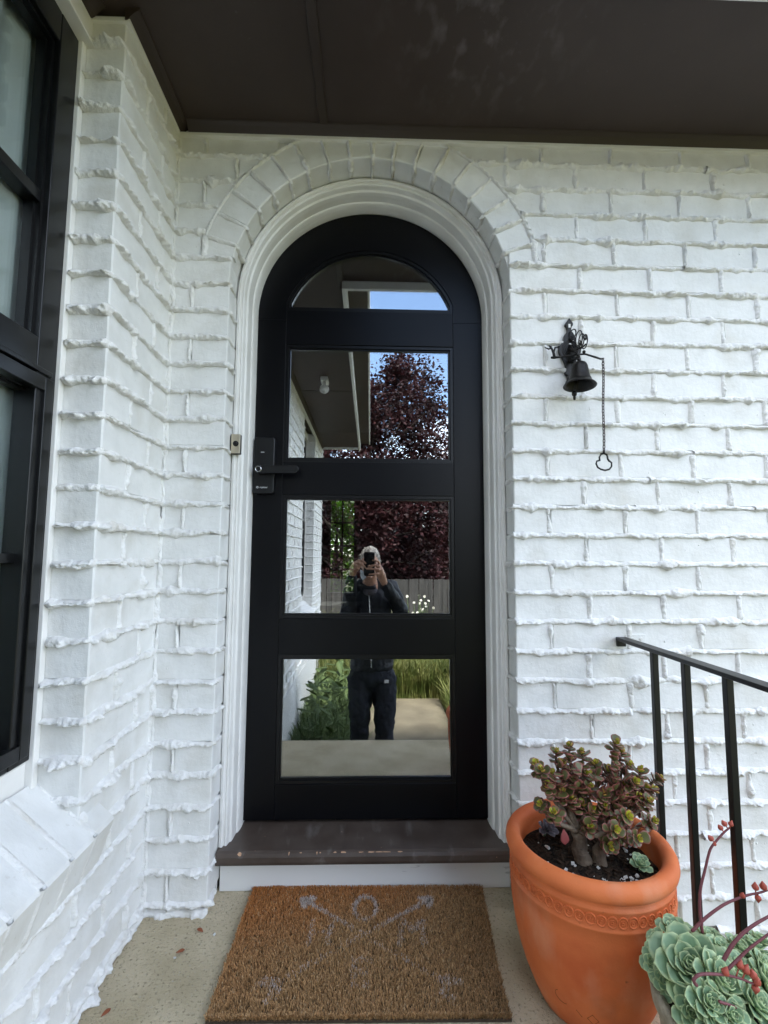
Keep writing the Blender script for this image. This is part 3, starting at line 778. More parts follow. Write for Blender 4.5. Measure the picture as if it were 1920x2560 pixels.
# ------------------------------------------------------------------ threshold
th = empty('door_threshold', (OPC, .14, 0), 'dark brown painted door sill with chipped nosing over a white riser', 'threshold')
pr = [(.235, .110), (.060, .100), (.052, .104), (.049, .113), (.049, .128), (.053, .137), (.062, .141), (.235, .150)]
n = len(pr); mb = MB(); K = 60
for i in range(K + 1):
    x = -.4625 + (.4555 + .4625) * i / K
    for j, (y, z) in enumerate(pr):
        ch = .0012 * mnoise.noise(Vector((x * 30, j, 0))) if j in (4, 5, 6) else 0
        mb.v.append((x, y + ch, z + ch))
mb.f = [(i * n + j, (i + 1) * n + j, (i + 1) * n + (j + 1) % n, i * n + (j + 1) % n) for i in range(K) for j in range(n)] + [tuple(range(n)), tuple(range((K + 1) * n - 1, K * n - 1, -1))]
o = mb.build('sill_board', M['threshold'], th, smooth=False); fix_normals(o.data)
chips = mat('bare_timber', (.52, .32, .20), .8, .2)
mb = MB()
for (x, ln, hgt) in ((-.390, .014, .010), (-.155, .006, .007), (-.145, .005, .005), (-.075, .020, .006), (-.020, .018, .004), (.010, .024, .005), (.035, .030, .004), (.060, .028, .004), (.100, .016, .005), (-.10, .012, .006), (-.205, .008, .004), (-.24, .004, .008)):
    pts = []
    for k in range(9):
        a = 2 * math.pi * k / 9; r = rnd.uniform(.6, 1.1); pts.append((ln / 2 * r * math.cos(a), hgt / 2 * r * math.sin(a)))
    v = []
    for (a, b) in pts:
        s = b + .003
        y, z = (.0505, .134 + s) if s < 0 else (.0515 + s * .9, .1372 + s * .38)
        v.append((x + a, y - .0012, z + .0006))
    mb.add(v, [tuple(range(9))])
tag(mb.build('paint_chips', chips, th), kind='stuff')
MB().box(-.462, .455, .100, .135, .0, .103).build('riser', M['riser'], th, bevel=.002)

# ------------------------------------------------------------------ door
dr = empty('front_door', (DC, YD, ZD0), 'black arched front door with four glazed panels', 'door')
GX0, GX1 = -.316, .302      # rebate opening
panes = {'p2': (1.382, 1.820), 'p3': (.826, 1.262), 'p4': (.272, .702)}
LZ0 = 1.950
def dbox(name, x0, x1, z0, z1, y0=YD, y1=YD + .040, m='door', bev=.0012): return MB().box(x0, x1, y0, y1, z0, z1).build(name, M[m], dr, bevel=bev)
DL, DRX = DC - DR, DC + DR
dbox('stile', DL, GX0, ZD0, DZ); dbox('stile', GX1, DRX, ZD0, DZ)
dbox('rail', GX0 + .0005, GX1 - .0005, ZD0, .272); dbox('rail', GX0 + .0005, GX1 - .0005, .702, .826); dbox('rail', GX0 + .0005, GX1 - .0005, 1.262, 1.382); dbox('rail', GX0 + .0005, GX1 - .0005, 1.820, LZ0)
LC = 1.858; LR = .333; LX = (GX0 + GX1) / 2
def lun_z(x): return LC + math.sqrt(max(0, LR * LR - (x - LX) ** 2))
mb = MB(); cols = []
xs = [DL + (DRX - DL) * .5 * (1 - math.cos(math.pi * i / 96)) for i in range(97)]
xs = sorted(set(xs + [GX0, GX1]))
top = lambda x: DZ + .006 + math.sqrt(max(0, DR * DR - (x - DC) ** 2))
for x in xs:
    lo = lun_z(x) if GX0 < x < GX1 else (DZ + .0004 if x < GX0 or x > GX1 else lun_z(x))
    cols.append((x, lo, top(x)))
def stripe(cols, y0, y1, name, m):
    mb = MB(); n = len(cols)
    for x, lo, hi in cols: mb.v += [(x, y0, lo), (x, y0, hi), (x, y1, hi), (x, y1, lo)]
    mb.f = [(4 * i + j, 4 * i + (j + 1) % 4, 4 * i + 4 + (j + 1) % 4, 4 * i + 4 + j) for i in range(n - 1) for j in range(4)] + [(0, 1, 2, 3), (4 * n - 4, 4 * n - 1, 4 * n - 2, 4 * n - 3)]
    o = mb.build(name, M[m], dr); fix_normals(o.data); return o
left = [c for c in cols if c[0] <= GX0 + 1e-9]; mid = [c for c in cols if GX0 - 1e-9 <= c[0] <= GX1 + 1e-9]; rgt = [c for c in cols if c[0] >= GX1 - 1e-9]
left[-1] = (GX0, DZ + .0004, top(GX0)); rgt[0] = (GX1, DZ + .0004, top(GX1))
mid[0] = (GX0, lun_z(GX0), top(GX0)); mid[-1] = (GX1, lun_z(GX1), top(GX1))
stripe(left, YD, YD + .04, 'arched_head', 'door'); stripe(mid, YD, YD + .04, 'arched_head', 'door'); stripe(rgt, YD, YD + .04, 'arched_head', 'door')
def bead_frame(z0, z1, name='glazing_bead'):
    f = MB(); s = .015
    for d, y0, ww in ((.0, YD + .004, .011), (.011, YD + .010, .006)):
        x0, x1, a, b = GX0 + d, GX1 - d, z0 + d, z1 - d
        f.box(x0, x0 + ww, y0, YD + .03, a, b); f.box(x1 - ww, x1, y0, YD + .03, a, b); f.box(x0 + ww, x1 - ww, y0 + .0003, YD + .03, b - ww, b); f.box(x0 + ww, x1 - ww, y0 + .0003, YD + .03, a, a + ww)
    o = f.build(name, M['bead'], dr); return o
for k, (z0, z1) in panes.items():
    bead_frame(z0, z1)
    MB().box(GX0 + .012, GX1 - .012, YD + .016, YD + .020, z0 + .012, z1 - .012).build('pane', M['glass_door'], dr)
# fanlight bead: follows the segment
def lun_path(R, zb, dx):
    x0, x1 = GX0 + dx, GX1 - dx; pts = [(x0, zb)]
    t1 = math.acos((x1 - LX) / R); t0 = math.pi - t1
    pts += [(LX + R * math.cos(t0 + (t1 - t0) * i / 40), LC + R * math.sin(t0 + (t1 - t0) * i / 40)) for i in range(41)]
    return pts + [(x1, zb)]
for d, y0, ww in ((0, YD + .004, .011), (.011, YD + .010, .006)):
    a = lun_path(LR - d, LZ0 + d, d); b = lun_path(LR - d - ww, LZ0 + d + ww, d + ww); n = len(a)
    mb = MB(); mb.v = [(x, y0, z) for x, z in a] + [(x, y0, z) for x, z in b] + [(x, YD + .03, z) for x, z in b]
    mb.f = [(i, (i + 1) % n, n + (i + 1) % n, n + i) for i in range(n)] + [(n + i, n + (i + 1) % n, 2 * n + (i + 1) % n, 2 * n + i) for i in range(n)]
    o = mb.build('glazing_bead', M['bead'], dr); fix_normals(o.data)
pl = lun_path(LR - .012, LZ0 + .012, .012)
o = extrude_poly(pl, YD + .016, YD + .020).build('pane', M['glass_door'], dr); fix_normals(o.data)
# smart lock
def rbox(x0, x1, y0, y1, z0, z1, r): 
    pts = []
    for cx, cz, a0 in ((x1 - r, z1 - r, 0), (x0 + r, z1 - r, 90), (x0 + r, z0 + r, 180), (x1 - r, z0 + r, 270)):
        for k in range(6): pts.append((cx + r * math.cos(R_(a0 + 18 * k)), cz + r * math.sin(R_(a0 + 18 * k))))
    return extrude_poly(pts, y0, y1)
lx0, lx1 = -.414, -.341
lock = rbox(lx0, lx1, YD - .026, YD - .001, 1.262, 1.464, .008).build('door_lock', M['plastic'], dr, bevel=.004); fix_normals(lock.data)
o = MB().box(lx0 + .001, lx1 - .001, YD - .0262, YD - .020, 1.3035, 1.3047).build('seam', M['black'], lock)
mb = rbox(-.402, -.250, YD - .062, YD - .046, 1.329, 1.357, .0138); o = mb.build('lever_handle', M['plastic'], lock, bevel=.003); fix_normals(o.data)
mb = MB(); mb.tube([(-.386, YD - .030, 1.343), (-.386, YD - .050, 1.343)], [.016, .013], 20); mb.build('handle_neck', M['plastic'], lock, smooth=False)
ring = MB(); ring.tube([(-.388 + .0095 * math.cos(2 * math.pi * k / 28), YD - .0625, 1.343 + .0095 * math.sin(2 * math.pi * k / 28)) for k in range(29)], .0011, 6, caps=False); ring.build('fingerprint_ring', M['silver'], lock)
MB().box(-.389, -.377, YD - .0268, YD - .026, 1.4085, 1.4105).build('indicator', M['print'], lock)
def text(body, size, loc, name, m, parent):
    cu = bpy.data.curves.new(name, 'FONT'); cu.body = body; cu.size = size; cu.align_x = 'CENTER'; cu.align_y = 'CENTER'; cu.extrude = .0002
    ob = bpy.data.objects.new('tmp', cu); COL.objects.link(ob)
    dg = bpy.context.evaluated_depsgraph_get(); me = bpy.data.meshes.new_from_object(ob.evaluated_get(dg)); bpy.data.objects.remove(ob)
    me.materials.clear(); me.materials.append(m); me.transform(Matrix.Translation(loc) @ Matrix.Rotation(R_(90), 4, 'X'))
    o = bpy.data.objects.new(name, me); return link(o, parent)
text('raykoer', .0088, (-.3765, YD - .0266, 1.284), 'maker_mark', M['print'], lock)
mb = MB(); mb.tube([(-.398 + .003 * math.cos(2 * math.pi * k / 12), YD - .0266, 1.284 + .003 * math.sin(2 * math.pi * k / 12)) for k in range(13)], .001, 5, caps=False); mb.build('maker_mark', M['print'], lock)
# ------------------------------------------------------------------ doorbell
db = empty('doorbell', (-.447, .078, 1.412), 'small doorbell with pale metal face and black button on the frame', 'doorbell')
MB().box(-.4635, -.432, .060, .080, 1.379, 1.445).build('housing', M['black'], db, bevel=.002)
MB().box(-.461, -.4315, .0575, .0615, 1.380, 1.444).build('face_plate', M['brass'], db, bevel=.001)
mb = MB(); mb.tube([(-.4455, .058, 1.412), (-.4455, .0545, 1.412)], [.0095, .0090], 20); mb.build('button_ring', M['black'], db)
mb = MB(); mb.tube([(-.4455, .0548, 1.412), (-.4455, .0515, 1.412), (-.4455, .0505, 1.412)], [.0058, .0058, .004], 18); mb.build('button', M['plastic'], db)

# ------------------------------------------------------------------ cast iron wall bell
wb = empty('wall_bell', (.66, -.01, 1.70), 'black cast iron bell on a scrolled bracket with a pull chain', 'bell')
def sil(pts, y0, y1, name, m='castiron', bev=.0015):
    o = extrude_poly(pts, y0, y1).build(name, M[m], wb, bevel=bev); fix_normals(o.data); return o
def mirror(half, cx): return [(cx + a, z) for a, z in half] + [(cx - a, z) for a, z in half[::-1]]
BX = .648
half = [(0.0005, 1.828), (.006, 1.820), (.012, 1.812), (.0125, 1.805), (.008, 1.799), (.006, 1.792), (.007, 1.784), (.013, 1.776), (.018, 1.766), (.020, 1.754), (.027, 1.744), (.034, 1.734), (.037, 1.722), (.034, 1.708), (.027, 1.697), (.021, 1.686), (.016, 1.672), (.012, 1.660), (.013, 1.652), (.018, 1.646), (.016, 1.638), (.010, 1.634), (.009, 1.624), (.014, 1.614), (.012, 1.602), (.005, 1.598), (.0005, 1.602)]
plate = sil(mirror(half, BX), -.016, -.004, 'back_plate')
o = MB().box(BX - .0035, BX + .0035, -.0168, -.0155, 1.796, 1.808); o.build('screw_slot', M['brick'], plate)
mb = MB()                                            # raised ribs of the body
for r in (.010, .016, .022, .028): mb.tube([(BX + r * .95 * math.cos(2 * math.pi * k / 24), -.0165, 1.722 + r * math.sin(2 * math.pi * k / 24)) for k in range(25)], .0016, 5, caps=False)
for k in range(-3, 4): mb.tube([(BX + k * .004, -.017, 1.700), (BX + k * .0028, -.017, 1.674)], .0012, 5)
mb.build('plate_ribs', M['castiron'], plate, smooth=True)
def spiral(cx, cz, y0, y1, r0, r1, t0, t1, n=40): return [(cx + (r0 + (r1 - r0) * i / n) * math.cos(t0 + (t1 - t0) * i / n), y0 + (y1 - y0) * i / n, cz + 1.45 * (r0 + (r1 - r0) * i / n) * math.sin(t0 + (t1 - t0) * i / n)) for i in range(n + 1)]
def bp(zx, zy, y): return pix(1340 + zx * .18982, 780 + zy * .18982, 1, y)
arm = MB()
arm.tube([(BX, -.012, 1.735), bp(470, 500, -.03), bp(530, 520, -.055), bp(560, 580, -.075)], [.0065, .006, .0055, .0045], 8)
arm.tube([(BX, -.012, 1.690), bp(470, 640, -.03), bp(530, 610, -.055), bp(560, 590, -.075)], [.0065, .006, .005, .0045], 8)
arm.build('bracket_arm', M['castiron'], wb, smooth=True)
sc_ = MB()
for (cx, cy, rx, ry, y) in ((488, 285, 36, 58, -.022), (566, 355, 42, 112, -.040), (598, 375, 34, 92, -.052), (640, 390, 36, 94, -.066)):
    sc_.tube([bp(cx + rx * math.cos(t) + 12 * math.sin(t), cy - ry * math.sin(t), y) for t in [2 * math.pi * k / 28 for k in range(29)]], .0019, 6, caps=False)
for (cx, cy, y) in ((580, 400, -.046), (648, 335, -.066), (470, 345, -.022)):
    sc_.tube([bp(cx + (24 - .8 * i) * math.cos(i * .4), cy + (34 - 1.1 * i) * math.sin(i * .4), y) for i in range(24)], .0021, 6)
sc_.tube([bp(430, 470, -.02), bp(520, 495, -.035), bp(600, 475, -.055), bp(660, 420, -.07)], .0024, 6)
sc_.build('scroll', M['castiron'], wb, smooth=True)
lv = MB()
lv.tube([bp(195, 600, -.03), bp(240, 600, -.032), bp(300, 595, -.036), bp(430, 578, -.045), bp(560, 560, -.05), bp(640, 552, -.053), bp(700, 570, -.054), bp(780, 595, -.055), bp(850, 618, -.056), bp(893, 612, -.056)], [.0032, .0045, .0032, .0027, .0027, .003, .003, .0034, .003, .0026], 7)
lv.tube([bp(245, 610, -.032), bp(232, 540, -.031), bp(205, 478, -.030), bp(165, 488, -.030), bp(115, 465, -.029)], [.0048, .0044, .0036, .003, .0012], 7)
lv.tube([bp(205, 480, -.030), bp(175, 445, -.028), bp(210, 450, -.028)], [.0036, .003, .0018], 7)
lv.tube([bp(232, 540, -.031), bp(250, 470, -.025), bp(300, 460, -.016)], [.003, .003, .003], 7)
lv.ball(bp(632, 525, -.055), .0055, 10, 6)
lv.build('striking_lever', M['castiron'], wb, smooth=True)
BY = -.078; mouth = bp(560, 985, BY); top_ = bp(572, 655, BY)
HB = (top_ - mouth).length
bell = MB()
prof_o = [(.002, 0), (.012, -.002), (.019, -.007), (.0225, -.015), (.0245, -.026), (.0265, -.040), (.0295, -.052), (.0335, -.062), (.0340, -.0645), (.0395, -.071), (.0445, -.076), (.0465, -.0790)]
prof_i = [(.0440, -.0800), (.037, -.072), (.029, -.056), (.024, -.040), (.021, -.024), (.015, -.012), (.001, -.010)]
kz = HB / .079
bell.lathe([(r * 1.06, z * kz) for r, z in prof_o + prof_i], 48, (0, 0, 0))
tilt = Matrix.Translation(top_) @ Matrix.Rotation(R_(3), 4, 'Y') @ Matrix.Rotation(R_(-5), 4, 'X')
bell.v = [tuple(tilt @ Vector(p)) for p in bell.v]
ob = bell.build('bell', M['castiron'], wb, smooth=True); fix_normals(ob.data)
hk = MB(); hk.tube([bp(560, 585, -.075), bp(566, 620, BY), bp(572, 660, BY)], [.0045, .006, .006], 10); hk.build('bell_hook', M['castiron'], wb, smooth=True)
cl = MB(); cl.tube([bp(545, 850, BY), bp(508, 1030, BY)], .0035, 8)
cl.ball(bp(505, 1075, BY), (.0080, .0080, .0095), 12, 8); cl.tube([bp(505, 1100, BY), bp(507, 1130, BY), bp(508, 1158, BY)], [.004, .0046, .003], 8); cl.build('clapper', M['castiron'], wb, smooth=True)
# chain: one link copied
lk = MB(); lr, lh = .0038, .0062
pts = [(lr * math.cos(2 * math.pi * k / 14), 0, lh * math.sin(2 * math.pi * k / 14)) for k in range(15)]
lk.tube(pts, .0014, 5, caps=False); lme = lk.mesh('chain_link', M['chain'], True)
ca, cb = bp(882, 640, -.056), bp(893, 1815, -.050); nl_ = int((ca - cb).length / .0094)
for i in range(nl_ + 1):
    o = bpy.data.objects.new('chain_link', lme); link(o, wb); o.location = ca.lerp(cb, i / nl_) + Vector((.001 * math.sin(i * .3), 0, 0)); o.rotation_euler = (0, rnd.uniform(-.1, .1), R_(90) * (i % 2) + R_(25))
pr_ = MB(); py_ = -.048
P = [(860, 1870), (835, 1910), (838, 1955), (800, 1965), (792, 2000), (812, 2045), (855, 2072), (910, 2085), (965, 2072), (995, 2035), (995, 1985), (960, 1960), (945, 1935), (940, 1900), (925, 1872)]
pr_.tube([bp(a, b, py_) for a, b in P], [.0022, .0026, .0034, .0026, .0027, .0028, .0029, .0029, .0028, .0027, .0026, .0032, .003, .0026, .0024], 8)
pr_.tube([bp(850, 1872, py_), bp(893, 1862, py_), bp(938, 1880, py_)], .003, 8)
pr_.tube([bp(893, 1866, py_), bp(893, 1815, py_)], [.0045, .0028], 8)
pr_.build('pull_ring', M['castiron'], wb, smooth=True)

# ------------------------------------------------------------------ handrail
hr = empty('handrail', (.785, -.45, 0), 'black steel handrail with square balusters fixed to the brick wall', 'handrail')
MB().box(.768, .802, -1.0, -.006, .788, .799).build('top_rail', M['iron'], hr, bevel=.002)
for y in (-.180, -.313, -.454, -.59, -.725, -.86): MB().box(.777, .793, y - .008, y + .008, .0, .7885).build('baluster', M['iron'], hr, bevel=.0015)
MB().box(.772, .798, -.012, .001, .770, .7885).build('wall_lug', M['iron'], hr, bevel=.001)
MB().box(.80, .865, -.004, .002, .772, .806).build('fixing_plate', M['brick'], hr, bevel=.001)
for x in (.822, .850): mb = MB(); mb.tube([(x, -.0035, .792), (x, -.0075, .792)], [.006, .0045], 12); mb.build('screw_head', M['brick'], hr)

# ------------------------------------------------------------------ doormat
dmx0, dmx1, dmy0, dmy1 = -.357, .352, -.334, .094
mt = empty('doormat', (0, -.12, 0), 'brown coir doormat with worn white crossed arrows and faded letters', 'doormat')
def mat_edge(u, v):    # 0..1 -> world, slightly skewed
    return (dmx0 + (dmx1 - dmx0) * u + .006 * (v - .5) - (.020 * (1 - v) + .004 * math.sin(v * 5)) * u, dmy0 + (dmy1 - dmy0) * v - .010 * (u - .5))
backing = MB(); n = 40
ring_ = [mat_edge(i / n, 0) for i in range(n)] + [mat_edge(1, i / n) for i in range(n)] + [mat_edge(1 - i / n, 1) for i in range(n)] + [mat_edge(0, 1 - i / n) for i in range(n)]
nr = len(ring_); backing.v = [(x, y, .001) for x, y in ring_] + [(x, y, .008) for x, y in ring_]
backing.f = [tuple(range(nr, 2 * nr)), tuple(range(nr - 1, -1, -1))] + [(i, (i + 1) % nr, nr + (i + 1) % nr, nr + i) for i in range(nr)]
mback = mat('mat_backing', (.055, .040, .028), .9, .2); backing.build('backing', mback, mt)
def seg_d(p, a, b):
    ax, ay = a; bx_, by = b; dx, dy = bx_ - ax, by - ay; t = max(0, min(1, ((p[0] - ax) * dx + (p[1] - ay) * dy) / (dx * dx + dy * dy)))
    return math.hypot(p[0] - ax - t * dx, p[1] - ay - t * dy), t
def ink(u, v):
    """worn print: two crossed arrows and the letters H O M E (mat space, metres)"""
    x, y = (u - .5) * .71, (v - .5) * .43
    e = 0
    for sx in (-1, 1):
        tip = (sx * .195, .160); tail = (-sx * .215, -.135)
        d, t = seg_d((x, y), tail, tip)
        worn = max(0, (t - .52) / .48) ** .7 if t > .52 else .18
        if d < .0065: e = max(e, worn * .95)
        a = Vector((tip[0] - tail[0], tip[1] - tail[1])).normalized()
        for s in (-1, 1):
            q = (tip[0] - a.x * .028 + s * -a.y * .020, tip[1] - a.y * .028 + s * a.x * .020)
            d, t = seg_d((x, y), tip, q)
            if d < .0085: e = max(e, 1)
            for f in (.0, .022):         # worn feathers
                b0 = (tail[0] + a.x * f, tail[1] + a.y * f); d, t = seg_d((x, y), b0, (b0[0] - a.x * .03 + s * -a.y * .03, b0[1] - a.y * .03 + s * a.x * .03))
                if d < .0065: e = max(e, .34)
    r = math.hypot((x + .003) / .036, (y - .121) / .052)
    if .74 < r < 1.06: e = max(e, .8 if y > .09 else .35)
    for (a, b, k) in (((-.150, .070), (-.150, -.010), .30), ((-.095, .070), (-.095, -.010), .34), ((-.150, .03), (-.095, .03), .16), ((.105, .072), (.100, -.012), .30), ((.165, .072), (.165, -.012), .32), ((.105, .072), (.135, .035), .34), ((.165, .072), (.135, .035), .42),
                      ((-.02, -.06), (-.02, -.135), .22), ((-.02, -.062), (.02, -.062), .22), ((-.02, -.097), (.015, -.097), .16), ((-.02, -.135), (.02, -.135), .22)):
        d, t = seg_d((x, y), a, b)
        if d < .0075: e = max(e, k)
    return e
NF = 85000; fv = MB(); rm = random.Random(11)
for i in range(NF):
    edge = rm.random()
    if edge < .06: u, v = rm.choice(((rm.random(), rm.uniform(0, .012)), (rm.random(), rm.uniform(0, .012)), (rm.choice((rm.uniform(0, .008), rm.uniform(.992, 1))), rm.random()), (rm.random(), rm.uniform(.988, 1))))
    else: u, v = rm.random(), rm.random()
    x, y = mat_edge(u, v)
    nz = mnoise.noise(Vector((x * 5, y * 5, 3))); nz2 = mnoise.noise(Vector((x * 26, y * 26, 8)))
    h = .0065 + .0025 * rm.random() + .0016 * nz2
    an = rm.uniform(0, 2 * math.pi); le = rm.uniform(.001, .0085); wd = .0006 + .0004 * rm.random()
    # worn grey-tan middle, redder at back and left, the pot's shade painted in along the right side
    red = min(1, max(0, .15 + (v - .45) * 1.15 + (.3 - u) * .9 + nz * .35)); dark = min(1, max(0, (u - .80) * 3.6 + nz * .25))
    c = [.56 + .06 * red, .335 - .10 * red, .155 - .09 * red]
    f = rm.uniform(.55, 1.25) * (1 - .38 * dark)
    if rm.random() < .06: c = [.70, .50, .29]
    if rm.random() < .004: c = [.04, .03, .02]
    k = ink(u, v)
    if k and rm.random() < k * 1.1: c = [.74, .63, .56]; f = rm.uniform(.75, 1.0)
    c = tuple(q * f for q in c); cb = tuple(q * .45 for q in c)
    bx0 = (math.cos(an + 1.57) * wd, math.sin(an + 1.57) * wd)
    tx, ty = x + math.cos(an) * le, y + math.sin(an) * le
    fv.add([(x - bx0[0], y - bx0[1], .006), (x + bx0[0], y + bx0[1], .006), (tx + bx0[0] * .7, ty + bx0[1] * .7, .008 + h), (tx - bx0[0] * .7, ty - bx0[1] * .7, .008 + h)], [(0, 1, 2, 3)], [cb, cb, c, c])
mfib = mat('coir_fibre', (.3, .18, .08), .85, .2); t_, N_, Lk_, b_ = nodes(mfib); at = N_.new('ShaderNodeAttribute'); at.attribute_name = 'fibre'; Lk_(at.outputs['Color'], b_.inputs['Base Color'])
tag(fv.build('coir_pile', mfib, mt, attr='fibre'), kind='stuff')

# ------------------------------------------------------------------ terracotta pot
PX, PY, PZR = .545, -.268, .362
pot = empty('terracotta_pot', (PX, PY, 0), 'large orange terracotta pot with rolled rim and stamped band', 'pot')
pprof = [(.0, .002), (.118, .002), (.126, .006), (.138, .03), (.155, .07), (.168, .11), (.178, .155), (.1845, .205), (.1870, .240), (.1868, .2625), (.1885, .2650), (.1885, .2690), (.1855, .2715), (.1855, .3015), (.1875, .3040), (.1875, .3075), (.1845, .3100), (.1840, .3145), (.1840, .3190)]
mb = MB(); mb.lathe(pprof, 96, (PX, PY, 0)); body = mb.build('body', M['terracotta'], pot, smooth=True)
rim = [(.1835, .3185), (.189, .3215), (.1945, .328), (.1965, .336), (.1955, .345), (.191, .353), (.1845, .3585), (.176, .3600), (.168, .3570), (.1625, .350), (.1605, .340), (.1615, .325), (.164, .30), (.160, .25)]
mb = MB(); mb.lathe(rim, 96, (PX, PY, 0)); mb.build('rim', M['terracotta'], pot, smooth=True)
# stamped motif: ring round a small square, one mesh copied round the band
mo = MB(); sq = lambda r, y, a0=45: [(r * math.cos(R_(a0 + 90 * k)), y, r * math.sin(R_(a0 + 90 * k))) for k in range(5)]
mo.tube([(.0098 * math.cos(2 * math.pi * k / 16), 0, .0108 * math.sin(2 * math.pi * k / 16)) for k in range(17)], .0019, 5, caps=False)
mo.tube(sq(.0058, 0), .0013, 4, caps=False); mo.box(-.0016, .0016, -.0012, .001, -.0016, .0016)
mme = mo.mesh('stamped_motif', M['terracotta'], True)
NM = 54
for k in range(NM):
    a = 2 * math.pi * k / NM
    o = bpy.data.objects.new('stamped_motif', mme); link(o, pot); o.location = (PX + .1858 * math.cos(a), PY + .1858 * math.sin(a), .2865 + rnd.uniform(-.0006, .0006)); o.rotation_euler = (0, 0, a + R_(90))
# incised marks near the foot and a hairline scratch
def on_pot(a, z, out=0):
    r = None
    for (r0, z0), (r1, z1) in zip(pprof, pprof[1:]):
        if z0 <= z <= z1 and z1 > z0: r = r0 + (r1 - r0) * (z - z0) / (z1 - z0)
    r = (r or .15) + out
    return (PX + r * math.cos(a), PY + r * math.sin(a), z)
inc = MB(); A_ = R_(-112)
M['incised'] = mat('terracotta_groove', (.30, .085, .03), .8, .2)
dia = [(-.10, .062), (-.02, .048), (.05, .062), (-.03, .076), (-.10, .062)]
inc.tube([on_pot(A_ + a, z, .0002) for a, z in dia], .0006, 4)
inc.tube([on_pot(A_ - .42 + .10 * math.cos(t), .085 + .014 * math.sin(t), .0002) for t in [R_(120 + 20 * k) for k in range(10)]], .0006, 4)
inc.tube([on_pot(A_ - .24, .072, .0002), on_pot(A_ - .17, .058, .0002)], .0006, 4)
inc.build('incised_mark', M['incised'], pot)
# soil with bark and perlite
ZSOIL = .300
mb = MB(); mb.add([(PX, PY, ZSOIL + .008)], [])
for r in (.05, .10, .14, .1635):
    for k in range(48):
        a = 2 * math.pi * k / 48; mb.v.append((PX + r * math.cos(a), PY + r * math.sin(a), ZSOIL + .008 - r * r * .5 + .006 * mnoise.noise(Vector((r * 40, a * 3, 2)))))
mb.f = [(0, 1 + k, 1 + (k + 1) % 48) for k in range(48)] + [(1 + i * 48 + k, 1 + (i + 1) * 48 + k, 1 + (i + 1) * 48 + (k + 1) % 48, 1 + i * 48 + (k + 1) % 48) for i in range(3) for k in range(48)]
mb.build('soil', M['soil'], pot, smooth=True)
for nm, mm, cnt, s0, s1 in (('bark_chips', 'bark', 420, .003, .009), ('perlite', 'perlite', 85, .0015, .004)):
    mb = MB()
    for i in range(cnt):
        r = .155 * math.sqrt(rnd.random()); a = rnd.uniform(0, 6.283); s = rnd.uniform(s0, s1); c = Vector((PX + r * math.cos(a), PY + r * math.sin(a), ZSOIL + .010 - r * r * .5))
        if nm == 'perlite' and rnd.random() < .45: c = Vector((PX + .06 + rnd.gauss(0, .02), PY - .10 + rnd.gauss(0, .014), ZSOIL + .007))
        e = Euler((rnd.uniform(-.6, .6), rnd.uniform(-.6, .6), rnd.uniform(0, 6))).to_matrix()
        d = (s, s * .35, s * .2) if nm == 'bark_chips' else (s, s * .8, s * .7)
        vv = [c + e @ Vector((x * d[0], y * d[1], z * d[2])) for x in (-1, 1) for y in (-1, 1) for z in (-1, 1)]
        mb.add(vv, [(0, 1, 3, 2), (4, 6, 7, 5), (0, 4, 5, 1), (2, 3, 7, 6), (0, 2, 6, 4), (1, 5, 7, 3)])
    tag(mb.build(nm, M[mm], pot), kind='stuff')
pt = MB(); c = Vector(on_pot(R_(205), .305, -.028)); pt.add([c + Vector((0, 0, -.012)), c + Vector((.012, -.006, -.012)), c + Vector((.004, -.001, .012)), c + Vector((.001, .002, -.012)), c + Vector((.013, -.004, -.012)), c + Vector((.005, .001, .012))], [(0, 1, 2), (5, 4, 3), (0, 2, 5, 3), (1, 4, 5, 2)]); 
tag(pt.build('plant_tag', M['print']), 'white plastic plant tag stuck in the soil of the terracotta pot', 'plant tag')

# ------------------------------------------------------------------ succulent leaves
def leaf_shape(L_, W_, T_, cup, tip, nl=7, nw=5, wide=.68):
    """spoon shaped fleshy leaf along +x, upper side +z; 'rim' = 1 along the margin"""
    mb = MB(); vt = []; vb = []; rims = []
    for i in range(nl + 1):
        t = i / nl
        wv = W_ * (math.sin(math.pi * min(1, (t / wide)) * .5) ** .8 if t < wide else math.cos((t - wide) / (1 - wide) * math.pi / 2) ** tip)
        wv = max(wv, W_ * .16 if t < .5 else 0.0004)
        for j in range(nw):
            s = -1 + 2 * j / (nw - 1)
            z = cup * (s * s) * wv * .9 + L_ * .22 * t * t * cup
            th = T_ * (1 - .75 * abs(s) ** 2.5) * (.5 + .5 * math.sin(math.pi * min(1, t * 1.05))) 
            vt.append((t * L_, s * wv, z + th * .35)); vb.append((t * L_, s * wv, z - th * .65))
            e = max(abs(s) ** 7, max(0, (t - .82) / .18) ** 2); rims.append(min(1, e))
    n = nw; mb.v = vt + vb; o = len(vt)
    for i in range(nl):
        for j in range(nw - 1):
            a = i * n + j; mb.f.append((a, a + n, a + n + 1, a + 1)); mb.f.append((o + a, o + a + 1, o + a + n + 1, o + a + n))
        for j in (0, nw - 1):
            a = i * n + j; q = (a, o + a, o + a + n, a + n); mb.f.append(q if j == 0 else q[::-1])
    mb.f.append(tuple(nl * n + j for j in range(nw)) + tuple(o + nl * n + j for j in range(nw - 1, -1, -1)))
    mb.c = [(r, r, r) for r in rims] * 2
    return mb
def leaf_mesh(name, mat_, *a, **k):
    me = leaf_shape(*a, **k).mesh(name, mat_, True, 'rim'); fix_normals(me); return me

